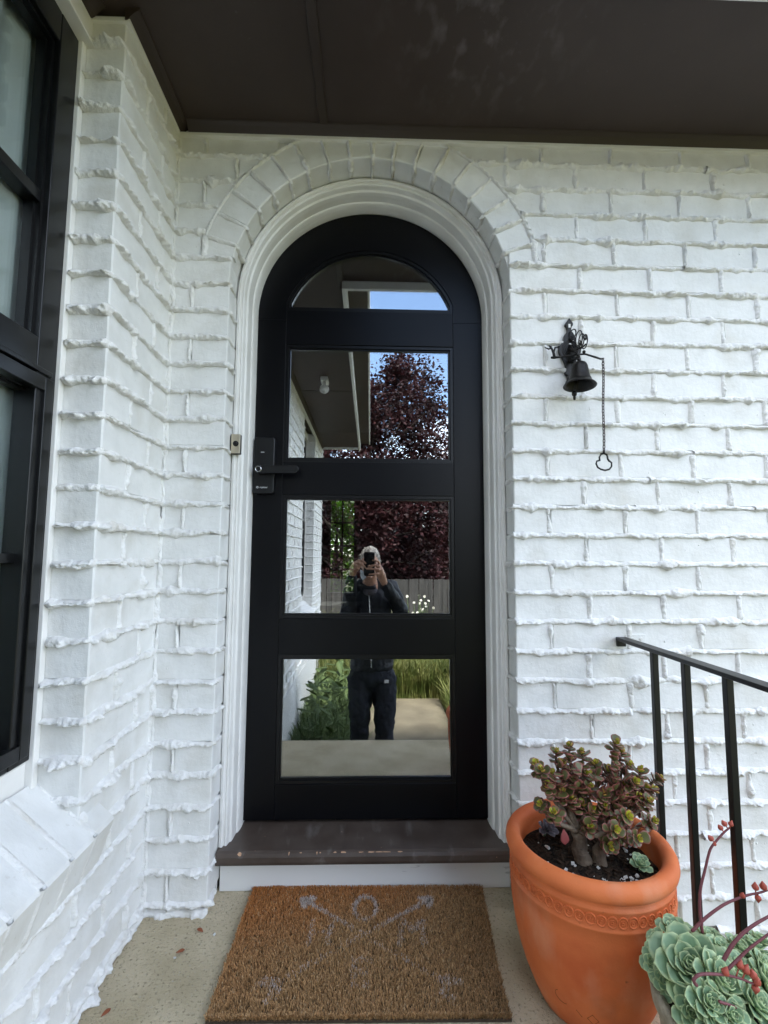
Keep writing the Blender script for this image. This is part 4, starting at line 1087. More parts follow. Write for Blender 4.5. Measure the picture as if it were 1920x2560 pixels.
# ------------------------------------------------------------------ jade plant
jp = empty('jade_plant', (PX, PY, ZSOIL), 'bushy jade plant with purple edged leaves and yellow green tips', 'plant')
JL = [leaf_mesh('leaf', M['jade'], .029 * s, .0130 * s, .006, .20, .55, nw=7) for s in (.9, 1.05, 1.2)]
JY_ = [leaf_mesh('leaf', M['jade_young'], .023 * s, .0100 * s, .005, .22, .6) for s in (.8, 1.0)]
tips_px = [(480, 150), (365, 210), (610, 220), (500, 280), (150, 340), (215, 400), (310, 430), (480, 410), (740, 330), (960, 130), (1010, 210), (1090, 350), (1190, 400), (1390, 480), (1260, 560), (1040, 530), (1040, 640), (830, 630), (700, 560), (510, 680), (190, 740), (330, 820), (720, 800), (930, 900), (1080, 870), (1340, 910), (700, 970), (1040, 1060), (1190, 1090), (900, 1170), (880, 400), (1180, 660), (420, 330), (560, 500), (660, 430), (1150, 520), (950, 480), (1290, 700), (620, 740), (840, 760), (960, 1000), (420, 600), (270, 560), (1330, 600)]
stem = MB()
base = [Vector((PX - .020, PY - .015, ZSOIL - .004)), Vector((PX + .012, PY - .022, ZSOIL - .004))]
fork = [Vector((PX - .028, PY - .012, ZSOIL + .075)), Vector((PX + .034, PY - .020, ZSOIL + .070))]
for b, f, r in ((base[0], fork[0], .019), (base[1], fork[1], .016)):
    pts = [b.lerp(f, k / 6) + Vector((.004 * math.sin(k * 1.7), 0, 0)) for k in range(7)]
    stem.tube(pts, [r * (1.15 - .06 * k + .06 * math.sin(k * 2.6)) for k in range(7)], 12)
leaves = []
def basis(axis, side):
    x = axis.normalized(); y = (side - x * side.dot(x)).normalized(); z = x.cross(y); return Matrix((x, y, z)).transposed()
for (a, b) in tips_px:
    px_, py_ = 1300 + a * .2532, 1820 + b * .2532
    yy = PY + .03 - .13 * max(0, (b - 250) / 900) + rnd.uniform(-.03, .03)
    tip = pix(px_, py_, 1, yy)
    f = fork[0] if tip.x < PX - .02 or (tip.x < PX + .03 and rnd.random() < .5) else fork[1]
    out = (tip - Vector((PX, PY, ZSOIL + .05))); ax = (out.normalized() * .6 + Vector((rnd.uniform(-.35, .35), -.42 + rnd.uniform(-.3, .3), .52))).normalized()
    if b > 850: ax = (out.normalized() * .5 + Vector((0, -.55, .30))).normalized()
    midp = f.lerp(tip, .5) + Vector((0, 0, -.012)) 
    pts = [f, f.lerp(midp, .55), midp, midp.lerp(tip - ax * .035, .6), tip - ax * .035, tip - ax * .008]
    stem.tube(pts, [.0085, .0065, .0052, .0042, .0034, .0022], 8)
    side0 = Vector((rnd.uniform(-1, 1), rnd.uniform(-1, 1), .1)); side0 = (side0 - ax * side0.dot(ax)).normalized()
    npair = 7
    for k in range(npair):
        young = k < 2
        pos = tip - ax * (.004 + .0050 * k) if k < 6 else midp.lerp(tip, .62)
        ang = R_(90) * (k % 2) + rnd.uniform(-.3, .3)
        for sgn in (0, math.pi):
            d = Matrix.Rotation(ang + sgn, 3, ax) @ side0
            open_ = R_((26, 42, 56, 70, 82, 94)[k]) if k < 6 else R_(80)
            dirv = (ax * math.cos(open_) + d * math.sin(open_)).normalized()
            up = ax.cross(dirv)
            X = dirv; Yv = up.normalized(); Z = X.cross(Yv)
            if Z.dot(ax) < 0: Yv = -Yv; Z = -Z
            Mx = Matrix((X, Yv, Z)).transposed().to_4x4(); sc = (.56, .74, .76, .80, .80, .78, .76)[k] * rnd.uniform(.8, 1.15); Mx = Mx @ Matrix.Diagonal((sc, sc, sc, 1)); Mx.translation = pos
            leaves.append((young, k, Mx))
stem.build('stem', M['wood'], jp, smooth=True)
rnd.shuffle(leaves)
leaves.sort(key=lambda q: q[1])
rest = MB()
for i, (young, k, Mx) in enumerate(leaves):
    me = rnd.choice(JY_ if young else JL)
    if i < 300:
        o = bpy.data.objects.new('leaf', me); link(o, jp); o.matrix_basis = Mx
    else:
        src = leaf_shape(.027, .0118, .005, .2, .62, 5, 4); rest.add([Mx @ Vector(p) for p in src.v], src.f, src.c)
# inner foliage lower on the stems
for i in range(260):
    a, b = rnd.choice(tips_px); tip = pix(1300 + a * .2532, 1820 + b * .2532, 1, PY + rnd.uniform(-.05, .03))
    f = fork[0] if tip.x < PX else fork[1]; p_ = f.lerp(tip, rnd.uniform(.5, .85)); d = ((p_ - Vector((PX, PY, ZSOIL + .08))).normalized() * .7 + Vector((rnd.gauss(0, .6), rnd.gauss(-.2, .6), rnd.gauss(.1, .5)))).normalized()
    Z = Vector((0, 0, 1)); Yv = Z.cross(d).normalized(); Z = d.cross(Yv); Mx = Matrix((d, Yv, Z)).transposed().to_4x4(); Mx.translation = p_
    src = leaf_shape(.025, .0115, .005, .2, .62, 5, 4); rest.add([Mx @ Vector(p) for p in src.v], src.f, src.c)
tag(rest.build('inner_leaves', M['jade'], jp, smooth=True, attr='rim'), kind='stuff')
fl = leaf_mesh('leaf', mat('red_leaf', (.24, .055, .055), .5), .034, .010, .004, .15, .8)
o = bpy.data.objects.new('withered_leaf', fl); link(o, jp); o.location = pix(1300 + 430 * .2532, 1820 + 1000 * .2532, 1, PY - .06); o.rotation_euler = (R_(90), R_(85), 0)

# ------------------------------------------------------------------ echeverias
EL = [leaf_mesh('leaf', M['echev'], 1, .33, .12, .42, .62, nl=8, wide=.74), leaf_mesh('leaf', M['echev'], 1, .36, .13, .50, .55, nl=8, wide=.70)]
EG = [leaf_mesh('leaf', M['echev_grey'], 1, .30, .13, .45, .6, nl=8, wide=.7)]
def rosette(loc, R, nleaf, tilt, label, group=None, meshes=EL, tall=1.0, name='echeveria'):
    t = empty(name, loc, label, 'succulent', group)
    Q = Vector((0, 0, 1)).rotation_difference(Vector(tilt).normalized()).to_matrix().to_4x4()
    a0 = rnd.uniform(0, 6)
    for i in range(nleaf):
        f = (i + .6) / nleaf; an = a0 + i * 2.39996
        el = R_(84 - 74 * f ** .85); ln = R * (.30 + .70 * f ** .75)
        d = Vector((math.cos(an) * math.cos(el), math.sin(an) * math.cos(el), math.sin(el) * tall))
        d.normalize(); Yv = Vector((0, 0, 1)).cross(d).normalized(); Z = d.cross(Yv)
        Mx = Matrix((d, Yv, Z)).transposed().to_4x4() @ Matrix.Diagonal((ln, ln * (.88 + .2 * f), ln, 1))
        Mx.translation = Vector((math.cos(an), math.sin(an), 0)) * R * .10 * f + Vector((0, 0, R * (.22 - .25 * f)))
        o = bpy.data.objects.new('leaf', rnd.choice(meshes)); COL.objects.link(o); o.parent = t; o.matrix_local = Q @ Mx
    if True:
        mb = MB(); mb.tube([(0, 0, -R * .75), (0, 0, R * .12)], [R * .12, R * .08], 8); mb.v = [tuple(Q @ Vector(p)) for p in mb.v]
        o = bpy.data.objects.new('stem', mb.mesh('stem', M['echev'], True)); COL.objects.link(o); o.parent = t
    return t
c = pix(1300 + 260 * .2532, 1820 + 1010 * .2532, 2, .318); rosette(c, .030, 20, (.2, -.5, 1), 'small grey purple rosette in the soil under the jade plant', None, EG)
c = pix(1300 + 1190 * .2532, 1820 + 1365 * .2532, 2, .315); rosette(c, .028, 18, (-.1, -.45, 1), 'small pale green rosette by the front rim of the terracotta pot')
# stone planter
BC = Vector((.668, -.592, 0))
bw = empty('stone_planter', (BC.x, BC.y, 0), 'pale stone planter crowded with green rosettes by the handrail', 'planter')
mb = MB(); mb.lathe([(0, .0), (.098, .0), (.104, .006), (.118, .12), (.130, .215), (.1385, .222), (.1400, .240), (.137, .2465), (.124, .2465), (.119, .238), (.112, .17), (.0, .165)], 64, (BC.x, BC.y, 0)); mb.build('bowl', M['stone'], bw, smooth=True)
mb = MB(); mb.lathe([(.0, .226), (.06, .225), (.1185, .216)], 40, (BC.x, BC.y, 0)); mb.build('soil', M['soil'], bw, smooth=True)
def ech(zx, zy, z, R, n, tilt, label, grp=None):
    return rosette(pix(1600 + zx * .25316, 2000 + zy * .25316, 2, z), R, n, tilt, label, grp)
G = 'rosettes crowding the stone planter'
big = ech(520, 1700, .290, .072, 30, (-.45, -.55, .9), 'largest open green rosette facing out over the planter rim', G)
e2 = ech(760, 1830, .300, .052, 26, (.25, -.6, .9), 'mid sized green rosette with a bent red flower stalk curling from its side', G)
e3 = ech(660, 2010, .292, .040, 24, (0, -.75, .8), 'pale green rosette below the bent stalk at the planter front', G)
LAB = {'rim': 'small green rosette hanging over the planter rim beside the terracotta pot', 'back': 'small green rosette along the back of the planter under the flower stalks',
       'rail': 'small green rosette on the handrail side of the stone planter', 'front': 'small green rosette crowded against the front rim of the stone planter', 'mid': 'small green rosette between the two thick red flower stalks'}
for (lb, zx, zy, z, R, n, tl) in (('back', 350, 1330, .285, .036, 22, (-.2, -.2, 1)), ('rim', 225, 1450, .278, .032, 20, (-.8, -.2, .8)), ('rim', 180, 1620, .270, .034, 20, (-.9, -.35, .6)), ('back', 510, 1385, .290, .027, 18, (.0, -.1, 1)), ('back', 690, 1420, .292, .034, 20, (.1, .0, 1)), ('back', 790, 1520, .300, .032, 20, (.1, -.2, 1)),
                               ('mid', 1000, 1530, .296, .036, 22, (.2, -.1, 1)), ('rail', 1110, 1480, .300, .030, 18, (.3, .1, 1)), ('rail', 1200, 1680, .296, .034, 22, (.5, -.3, .9)), ('front', 1110, 2030, .290, .038, 22, (.4, -.6, .8)), ('rail', 1240, 1850, .290, .042, 22, (.6, -.4, .8)), ('front', 870, 2130, .284, .036, 20, (.1, -.8, .7)), ('rail', 1190, 1420, .300, .026, 16, (.3, .2, 1)), ('mid', 950, 1700, .305, .036, 20, (.15, -.3, 1)), ('front', 700, 2140, .278, .036, 20, (-.1, -.9, .6)), ('front', 520, 2080, .262, .040, 20, (-.5, -.8, .5)), ('rim', 300, 1790, .262, .036, 20, (-.8, -.5, .5))):
    ech(zx, zy, z, R, n, tl, LAB[lb], G + ', ' + lb)
for i, (dx, dy) in enumerate(((.01, -.085), (-.055, -.065), (.07, -.055), (.01, -.02), (.065, .01))):
    rosette(Vector((BC.x + dx, BC.y + dy, .262)), .040, 20, (dx * 6, dy * 6, 1), LAB['front'], G + ', front')
# flower stalks
def stalk(pts, r0, buds, owner, bud_r=.0058):
    W = [pix(1600 + a * .25316, 2000 + b * .25316, 1, yy) for a, b, yy in pts]
    P = []
    for i in range(len(W) - 1):          # catmull-rom
        p0, p1, p2, p3 = W[max(i - 1, 0)], W[i], W[i + 1], W[min(i + 2, len(W) - 1)]
        for k in range(6):
            t = k / 6; P.append(.5 * ((2 * p1) + (p2 - p0) * t + (2 * p0 - 5 * p1 + 4 * p2 - p3) * t * t + (3 * p1 - p0 - 3 * p2 + p3) * t ** 3))
    P.append(W[-1]); n = len(P)
    off = Vector(owner.location)
    mb = MB(); mb.tube([p - off for p in P], [r0 * (1 - .45 * i / n) for i in range(n)], 7)
    st = bpy.data.objects.new('flower_stalk', mb.mesh('flower_stalk', M['stalk'], True)); COL.objects.link(st); st.parent = owner
    for (a, b, yy, s) in buds:
        c = pix(1600 + a * .25316, 2000 + b * .25316, 1, yy) - off; near = min((p - off for p in P), key=lambda q: (q - c).length)
        mb = MB(); mb.tube([near, near.lerp(c, .7)], .0012, 5); d = (c - near).normalized() if (c - near).length > .002 else Vector((0, -.3, 1)).normalized()
        mb.tube([c - d * s * .5, c - d * s * .15, c + d * s * .35, c + d * s * 1.0, c + d * s * 1.6], [s * .35, s * .8, s * .9, s * .5, s * .08], 7)
        o = bpy.data.objects.new('bud', mb.mesh('bud', M['bud'], True)); COL.objects.link(o); o.parent = st
y1 = -.56
stalk([(615, 1310, y1), (590, 1080, y1), (600, 870, y1), (640, 700, y1), (690, 500, y1), (750, 410, y1), (830, 320, y1), (885, 275, y1)], .0030, [(705, 385, y1, .006), (800, 280, y1, .0055), (838, 240, y1, .006), (895, 245, y1, .0055), (735, 440, y1, .004)], big)
stalk([(510, 1300, y1), (640, 1170, y1), (800, 1050, y1), (920, 990, y1), (1060, 940, y1), (1180, 915, y1), (1260, 890, y1)], .0030, [(1140, 870, y1, .007), (1220, 865, y1, .0075), (1165, 960, y1, .0065), (1010, 950, y1, .0055)], big)
y2 = -.66
stalk([(825, 1580, y2), (900, 1450, y2), (1000, 1330, y2), (1130, 1230, y2), (1290, 1140, y2), (1450, 1060, y2)], .0033, [], e2)
stalk([(870, 1670, y2), (980, 1560, y2), (1100, 1450, y2), (1290, 1310, y2), (1400, 1240, y2)], .0027, [], e2)
stalk([(560, 1830, y2), (530, 1780, y2), (590, 1725, y2), (740, 1720, y2), (880, 1735, y2), (1010, 1770, y2), (1110, 1810, y2), (1180, 1790, y2)], .0029, [(840, 1710, y2, .007), (980, 1640, y2, .0075), (1040, 1690, y2, .0075), (1120, 1740, y2, .0075), (1150, 1800, y2, .0075), (1140, 1850, y2, .007)], e2)
stalk([(780, 1990, y2), (900, 2030, y2), (1010, 2080, y2), (1110, 2180, y2)], .0025, [], e3)
stalk([(480, 1310, y1), (600, 1370, y1), (700, 1510, y1), (820, 1640, y1), (860, 1680, y1)], .0018, [(600, 1380, y1, .005), (680, 1500, y1, .006), (755, 1610, y1, .007)], big)

# ------------------------------------------------------------------ litter on the porch
lf = leaf_mesh('fallen_leaf', mat('dry_leaf', (.28, .085, .035), .8), .022, .006, .001, .3, .8)
for (zx, zy, r, lab) in ((1130, 1755, .4, 'dry red leaf lying beside a white paint flake on the porch'), (650, 1960 + 205, 1.0, 'dry brown leaf lying by the foot of the side wall'), (1305, 1620, 2.6, 'thin dry leaf stalk on the concrete between wall and doormat')):
    P = pix(zx * .3888, 1700 + zy * .3888, 2, .003); o = bpy.data.objects.new('fallen_leaf', lf); COL.objects.link(o); o.location = P; o.rotation_euler = (0, 0, r); tag(o, lab, 'leaf')
flk = MB(); flk.add([(0, 0, .0), (.007, .001, .001), (.008, .006, .002), (.002, .007, 0), (0, 0, .002), (.007, .001, .003), (.008, .006, .004), (.002, .007, .002)], [(3, 2, 1, 0), (4, 5, 6, 7), (0, 1, 5, 4), (1, 2, 6, 5), (2, 3, 7, 6), (3, 0, 4, 7)]); fme = flk.mesh('paint_flake', M['brick'])
for (zx, zy) in ((1375, 1650), (1115, 1785)):
    P = pix(zx * .3888, 1700 + zy * .3888, 2, .002); o = bpy.data.objects.new('paint_flake', fme); COL.objects.link(o); o.location = P; o.rotation_euler = (0, 0, rnd.uniform(0, 6)); tag(o, 'small white flake of paint lying on the porch concrete', 'paint flake', 'paint flakes on the porch')

# ------------------------------------------------------------------ the photographer, seen in the glass
skin = mat('skin', (.42, .235, .16), .5, .4); add_noise_color(skin, (.38, .20, .135), (.47, .27, .19), 60, 4, .35, .65)
cloth = mat('navy_jacket', (.010, .012, .018), .6, .35); add_bump(cloth, 14, .5, .02, 4)
jean = mat('dark_jeans', (.012, .014, .022), .8, .25); add_noise_color(jean, (.009, .011, .018), (.028, .032, .045), 9, 6, .4, .75); add_bump(jean, 12, .6, .02, 4)
shirt = mat('grey_shirt', (.10, .095, .11), .8, .2)
hairm = mat('grey_hair', (.26, .24, .21), .6, .35); add_noise_color(hairm, (.12, .11, .10), (.42, .40, .37), 90, 4, .35, .65, stretch=(1, .3, .3)); add_bump(hairm, 120, .8, .006, 3, stretch=(1, .3, .3))
boot = mat('dark_shoe', (.02, .018, .016), .5, .4)
pe = empty('person', (.02, -1.92, -.70), 'person in a dark zipped jacket and jeans holding a phone up to the face', 'person')
def remesh(o, vox, smooth=4):
    m = o.modifiers.new('remesh', 'REMESH'); m.mode = 'VOXEL'; m.voxel_size = vox
    m.use_smooth_shade = True
    s = o.modifiers.new('smooth', 'SMOOTH'); s.factor = .5; s.iterations = smooth
def crease(o, size, strength):
    tx = bpy.data.textures.new('crease', 'CLOUDS'); tx.noise_scale = size; tx.noise_depth = 2; tx.noise_type = 'HARD_NOISE'
    d = o.modifiers.new('crease', 'DISPLACE'); d.texture = tx; d.strength = strength; d.mid_level = .35; d.texture_coords = 'LOCAL'
def capsule(mb, pts, rad, seg=14):
    mb.tube(pts, rad, seg); mb.ball(pts[0], rad[0], 14, 8); mb.ball(pts[-1], rad[-1], 14, 8)
    for p_, r_ in zip(pts[1:-1], rad[1:-1]): mb.ball(p_, r_ * .99, 14, 8)
HC = Vector((0.0, -1.765, .995))
b = MB()
b.ball(HC, (.072, .092, .105), 24, 16)                      # skull
b.ball(HC + Vector((0, .035, -.062)), (.054, .056, .068), 20, 12)  # jaw
b.ball(HC + Vector((0, .088, -.112)), (.020, .014, .015), 12, 8)   # chin
b.tube([HC + Vector((0, .092, .015)), HC + Vector((0, .108, -.020)), HC + Vector((0, .112, -.034)), HC + Vector((0, .095, -.042))], [.009, .012, .015, .012], 10)  # nose
b.ball(HC + Vector((-.030, .080, .018)), (.022, .016, .010), 10, 6); b.ball(HC + Vector((.030, .080, .018)), (.022, .016, .010), 10, 6)   # brows
for s in (-1, 1): b.ball(HC + Vector((s * .074, -.008, -.015)), (.008, .020, .032), 10, 8)   # ears
capsule(b, [HC + Vector((0, -.01, -.06)), (.0, -1.80, .86), (.005, -1.84, .78)], [.054, .056, .066])
capsule(b, [(.005, -1.86, .74), (.01, -1.88, .5), (.02, -1.90, .15)], [.075, .085, .085])
WL, WR = Vector((-.128, -1.585, .915)), Vector((.104, -1.615, .850))
EL_, ER = Vector((-.165, -1.80, .615)), Vector((.240, -1.83, .63))
SHL, SHR = Vector((-.140, -1.885, .770)), Vector((.165, -1.885, .785))
for sh, el, wr in ((SHL, EL_, WL), (SHR, ER, WR)): capsule(b, [sh, el, wr], [.045, .038, .027])
for s, kx in ((-1, -.075), (1, .125)): capsule(b, [(.02 + s * .09, -1.91, .06), (kx, -1.90, -.24), (kx, -1.93, -.62)], [.075, .055, .042])
PHY = -1.523         # back of the phone looks to the door
# right hand of the picture: palm beside the phone, fingers laid over its back
palm = [WR, Vector((.082, -1.575, .905)), Vector((.062, -1.545, .955))]
b.tube(palm, [.026, .034, .030], 12); b.ball(palm[1], (.030, .022, .038), 12, 8); b.ball(palm[2], (.024, .018, .034), 12, 8)
def finger(pts, r0=.0092): 
    n = len(pts); capsule(b, [Vector(p) for p in pts], [r0 * (1 - .22 * i / (n - 1)) for i in range(n)], 10)
finger([(.066, -1.545, .985), (.062, -1.520, 1.004), (.044, -1.508, 1.010), (.020, -1.510, 1.011)])
finger([(.068, -1.545, .962), (.064, -1.515, .974), (.036, -1.505, .976), (-.012, -1.509, .972)], .0095)
finger([(.066, -1.548, .938), (.064, -1.515, .948), (.034, -1.505, .949), (-.022, -1.509, .951)], .0095)
finger([(.062, -1.550, .915), (.058, -1.520, .917), (.030, -1.508, .914), (-.006, -1.512, .912)], .0085)
finger([(.072, -1.570, .930), (.060, -1.585, .970), (.040, -1.560, .995)], .0105)
# left hand of the picture: curled fingers, forefinger and second finger on the phone's edge
b.tube([WL, Vector((-.112, -1.555, .955)), Vector((-.098, -1.540, .985))], [.026, .034, .030], 12); b.ball((-.106, -1.55, .968), (.028, .024, .036), 12, 8)
finger([(-.098, -1.535, 1.002), (-.080, -1.518, 1.014), (-.052, -1.510, 1.008), (-.030, -1.511, .990)])
finger([(-.102, -1.530, .990), (-.084, -1.510, .998), (-.056, -1.506, .984), (-.034, -1.510, .962)], .0095)
finger([(-.108, -1.530, .974), (-.094, -1.508, .978), (-.070, -1.512, .972), (-.074, -1.530, .964)], .0092)
finger([(-.110, -1.535, .955), (-.098, -1.512, .956), (-.076, -1.514, .950), (-.080, -1.532, .944)], .0085)
finger([(-.098, -1.560, .965), (-.075, -1.565, .985), (-.055, -1.548, .992)], .0105)
body_o = b.build('body', skin, pe); remesh(body_o, .0048, 3)
# jacket with sleeves and collar
b = MB()
b.ball((.012, -1.885, .70), (.165, .118, .13), 24, 14); b.ball((.012, -1.89, .52), (.170, .128, .24), 24, 14); b.ball((.02, -1.90, .32), (.174, .125, .20), 24, 14)
b.lathe([(0, .16), (.165, .165), (.172, .19), (.170, .28), (0, .30)], 32, (0, 0, 0)); b.v[-160:] = [(x * 1.0 + .022, y * .70 - 1.905, z) for x, y, z in b.v[-160:]]
for sh, el, wr in ((SHL, EL_, WL), (SHR, ER, WR)): capsule(b, [Vector((sh.x * .4, sh.y, sh.z + .02)), sh, el, el.lerp(wr, .55), el.lerp(wr, .90)], [.075, .072, .062, .050, .041])
jk = b.build('jacket', cloth, pe); remesh(jk, .0075, 3); crease(jk, .10, .020)
co = MB(); n = 24
for i in range(n + 1):
    a = R_(-60 + 300 * i / n) + R_(90) + R_(30); ca, sa = math.cos(a), math.sin(a)
    for r, z in ((.080, .775), (.083, .825), (.088, .835), (.098, .800)): co.v.append((.002 + ca * r * .95, -1.835 + sa * r * .80, z + .012 * -sa))
co.f = [(4 * i + j, 4 * i + 4 + j, 4 * i + 5 + j, 4 * i + 1 + j) for i in range(n) for j in range(3)]
o = co.build('collar', cloth, pe, smooth=True); s_ = o.modifiers.new('s', 'SOLIDIFY'); s_.thickness = .006
sh_ = MB(); sh_.ball((.002, -1.815, .775), (.060, .062, .050), 18, 10); sh_.build('shirt_neck', shirt, pe, smooth=True)
zp = MB(); zp.tube([(-.006, -1.768, .765), (-.003, -1.765, .70), (.004, -1.760, .60), (.010, -1.758, .48), (.014, -1.77, .33), (.018, -1.785, .20)], .0032, 6); zp.build('zip', M['silver'], pe)
# jeans
b = MB(); b.ball((.021, -1.905, .12), (.175, .112, .11), 22, 12)
for hx, kx in ((-.072, -.072), (.118, .122)): capsule(b, [(hx, -1.905, .08), (kx + .004, -1.895, -.12), (kx, -1.895, -.26), (kx + .002, -1.925, -.45), (kx, -1.93, -.655)], [.100, .088, .076, .070, .074])
jn = b.build('jeans', jean, pe); remesh(jn, .0075, 3); crease(jn, .085, .024)
for kx in (-.072, .122):
    b = MB(); b.ball((kx, -1.885, -.672), (.045, .115, .042), 16, 10); b.v = [(x, y, max(z, -.699)) for x, y, z in b.v]; b.build('shoe', boot, pe, smooth=True)
MB().box(.118, .150, -1.793, -1.786, .085, .108).build('label_patch', M['print'], pe)
# hair: cap with loose tufts
b = MB()
hv = []
seg, ring = 36, 18
for i in range(ring + 1):
    th_ = math.pi * i / ring
    for k in range(seg):
        an = 2 * math.pi * k / seg; d = Vector((math.sin(th_) * math.cos(an), math.sin(th_) * math.sin(an), math.cos(th_)))
        front = max(0, d.y); r = .985 + .05 * mnoise.noise(d * 3.2) + .03 * mnoise.noise(d * 9)
        low = -.35 + .95 * front
        if d.z < low: r = .90
        hv.append(HC + Vector((0, -.006, .008)) + Vector((d.x * .081 * r, d.y * .099 * r, d.z * .117 * r)))
b.add(hv, [(i * seg + k, (i + 1) * seg + k, (i + 1) * seg + (k + 1) % seg, i * seg + (k + 1) % seg) for i in range(ring) for k in range(seg)])
for i in range(150):
    an = rnd.uniform(0, 6.283); el = rnd.uniform(-.05, 1.2); d = Vector((math.cos(an) * math.cos(el), math.sin(an) * math.cos(el), math.sin(el)))
    if d.y > .45 and d.z < .6: continue
    p0 = HC + Vector((d.x * .080, d.y * .097, .008 + d.z * .115)); p1 = p0 + d * .005 + Vector((rnd.gauss(0, .008), rnd.gauss(0, .006), rnd.gauss(-.010, .006)))
    b.tube([p0, p0.lerp(p1, .5) + Vector((0, 0, .002)), p1], [.004, .003, .0005], 5)
b.build('hair', hairm, pe, smooth=True)
mk = MB(); mk.add([HC + Vector(p) for p in ((-.075, .03, -.055), (-.038, .10, -.075), (-.030, .105, -.115), (-.055, .06, -.135), (-.070, .03, -.11))], [(0, 1, 2, 3, 4)]); o = mk.build('pale_cloth', mat('pale_cloth', (.55, .58, .62), .8), pe); s_ = o.modifiers.new('s', 'SOLIDIFY'); s_.thickness = .003
ph = empty('smartphone', (0, PHY - .004, .97), 'black smartphone held upright in both hands', 'phone')
o = rbox(-.044, .034, PHY - .009, PHY, CAM_H - .148, CAM_H + .022, .011).build('case', M['plastic'], ph, bevel=.002); fix_normals(o.data)
o = rbox(-.010, .030, PHY, PHY + .003, CAM_H - .030, CAM_H + .016, .008).build('camera_block', M['black'], ph, bevel=.001); fix_normals(o.data)
for (x, z) in ((.020, CAM_H - .017), (0.001, CAM_H - .017), (.019, CAM_H + .006)):
    mb = MB(); mb.tube([(x, PHY + .003, z), (x, PHY + .0045, z)], .0068, 18); mb.build('lens', M['plastic'], ph)

# ------------------------------------------------------------------ garden mirrored in the glass
def blades(n, region, hmin, hmax, wmin, wmax, lean, rs, zf=lambda x, y: -.72):
    mb = MB(); r = random.Random(rs)
    for i in range(n):
        x, y = region(r)
        if x is None: continue
        z = zf(x, y); h = r.uniform(hmin, hmax) * (.7 + .6 * abs(mnoise.noise(Vector((x * 2, y * 2, rs))))); a = r.uniform(0, 6.283); wd = r.uniform(wmin, wmax); l = h * r.uniform(.1, lean)
        dx, dy = math.cos(a), math.sin(a); sx, sy = -dy * wd, dx * wd
        pts = [(0, 0, 1), (.25, .55, .9), (1.0, 1.0, .08)]; v = []
        for (o_, t, ww) in pts:
            cx_, cy_, cz_ = x + dx * l * o_, y + dy * l * o_, z + h * t * (1 - .12 * o_)
            v += [(cx_ - sx * ww, cy_ - sy * ww, cz_), (cx_ + sx * ww, cy_ + sy * ww, cz_)]
        mb.add(v, [(0, 1, 3, 2), (2, 3, 5, 4)])
    return mb
def reg_back(r): return r.uniform(-2.2, 3.2), -4.15 - 3.2 * r.random() ** 1.5
def reg_left(r): return r.uniform(-.64, -.13), r.uniform(-4.6, -2.0)
def reg_right(r): return r.uniform(.88, 2.4), r.uniform(-4.3, -1.6)
tag(blades(20000, reg_back, .35, .85, .004, .010, .8, 3).build('grass', M['grass']), 'long unmown grass beyond the end of the path', 'grass', kind='stuff')
tag(blades(5000, reg_left, .18, .50, .005, .012, 1.0, 4).build('grass', M['weed']), 'rank weeds growing between the white plinth and the path', 'grass', kind='stuff')
tag(blades(7000, reg_right, .2, .5, .004, .010, .8, 5).build('grass', M['grass']), 'long grass along the open side of the path', 'grass', kind='stuff')
tag(blades(16000, lambda r: (r.uniform(-9, 9), r.uniform(-7.9, -4.6)), .15, .45, .006, .014, .7, 6).build('grass', M['grass']), 'rough lawn grass in front of the paling fence', 'grass', kind='stuff')
# leafy weeds: each a stalk with broad leaves
wl = leaf_mesh('leaf', M['weed'], .10, .022, .001, .2, .8, nl=4, nw=3)
wr_ = random.Random(21)
for i in range(15):
    x, y, h = wr_.uniform(-.52, -.20), wr_.uniform(-3.4, -2.1), wr_.uniform(.45, .80)
    t = empty('tall_weed', (x, y, -.72), 'tall leafy green weed standing between the plinth and the path', 'weed', 'weeds beside the plinth')
    dx, dy = wr_.uniform(-.08, .08), wr_.uniform(-.08, .08)
    mb = MB(); mb.tube([(0, 0, 0), (dx * .4, dy * .4, h * .5), (dx, dy, h)], [.006, .005, .002], 6); o = bpy.data.objects.new('stem', mb.mesh('stem', M['weed'], True)); COL.objects.link(o); o.parent = t
    for k in range(12):
        f = .25 + .75 * k / 12; o = bpy.data.objects.new('leaf', wl); COL.objects.link(o); o.parent = t; o.location = (dx * f, dy * f, h * f); o.rotation_euler = (0, wr_.uniform(-.7, .3), wr_.uniform(0, 6.28)); s = wr_.uniform(.9, 1.7); o.scale = (s, s, s)
# white daisies by the fence
dsy = empty('daisy_bush', (.70, -5.5, -.72), 'clump of white daisies on long stems in front of the fence', 'flowers')
dp = MB(); 
for k in range(10):
    a = 2 * math.pi * k / 10; a1 = a + .24; a2 = a - .24
    dp.add([(0, 0, 0), (.030 * math.cos(a2), .030 * math.sin(a2), .003), (.036 * math.cos(a), .036 * math.sin(a), .001), (.030 * math.cos(a1), .030 * math.sin(a1), .003)], [(0, 1, 2, 3)])
dme = dp.mesh('flower', mat('white_petal', (.55, .53, .45), .6)); stems = MB()
for i in range(26):
    x = rnd.gauss(.02, .11) + i * .004; y = rnd.gauss(0, .12); z = rnd.uniform(.75, 1.22) - abs(x) * .5
    o = bpy.data.objects.new('flower', dme); COL.objects.link(o); o.parent = dsy; o.scale = (.6, .6, .6); o.location = (x, y, z); o.rotation_euler = (R_(-60) + rnd.gauss(0, .4), rnd.gauss(0, .4), 0)
    stems.tube([(x * .3, y * .3, 0), (x * .7, y * .7, z * .6), (x, y, z)], .003, 4)
o = bpy.data.objects.new('stems', stems.mesh('stems', M['weed'])); COL.objects.link(o); o.parent = dsy
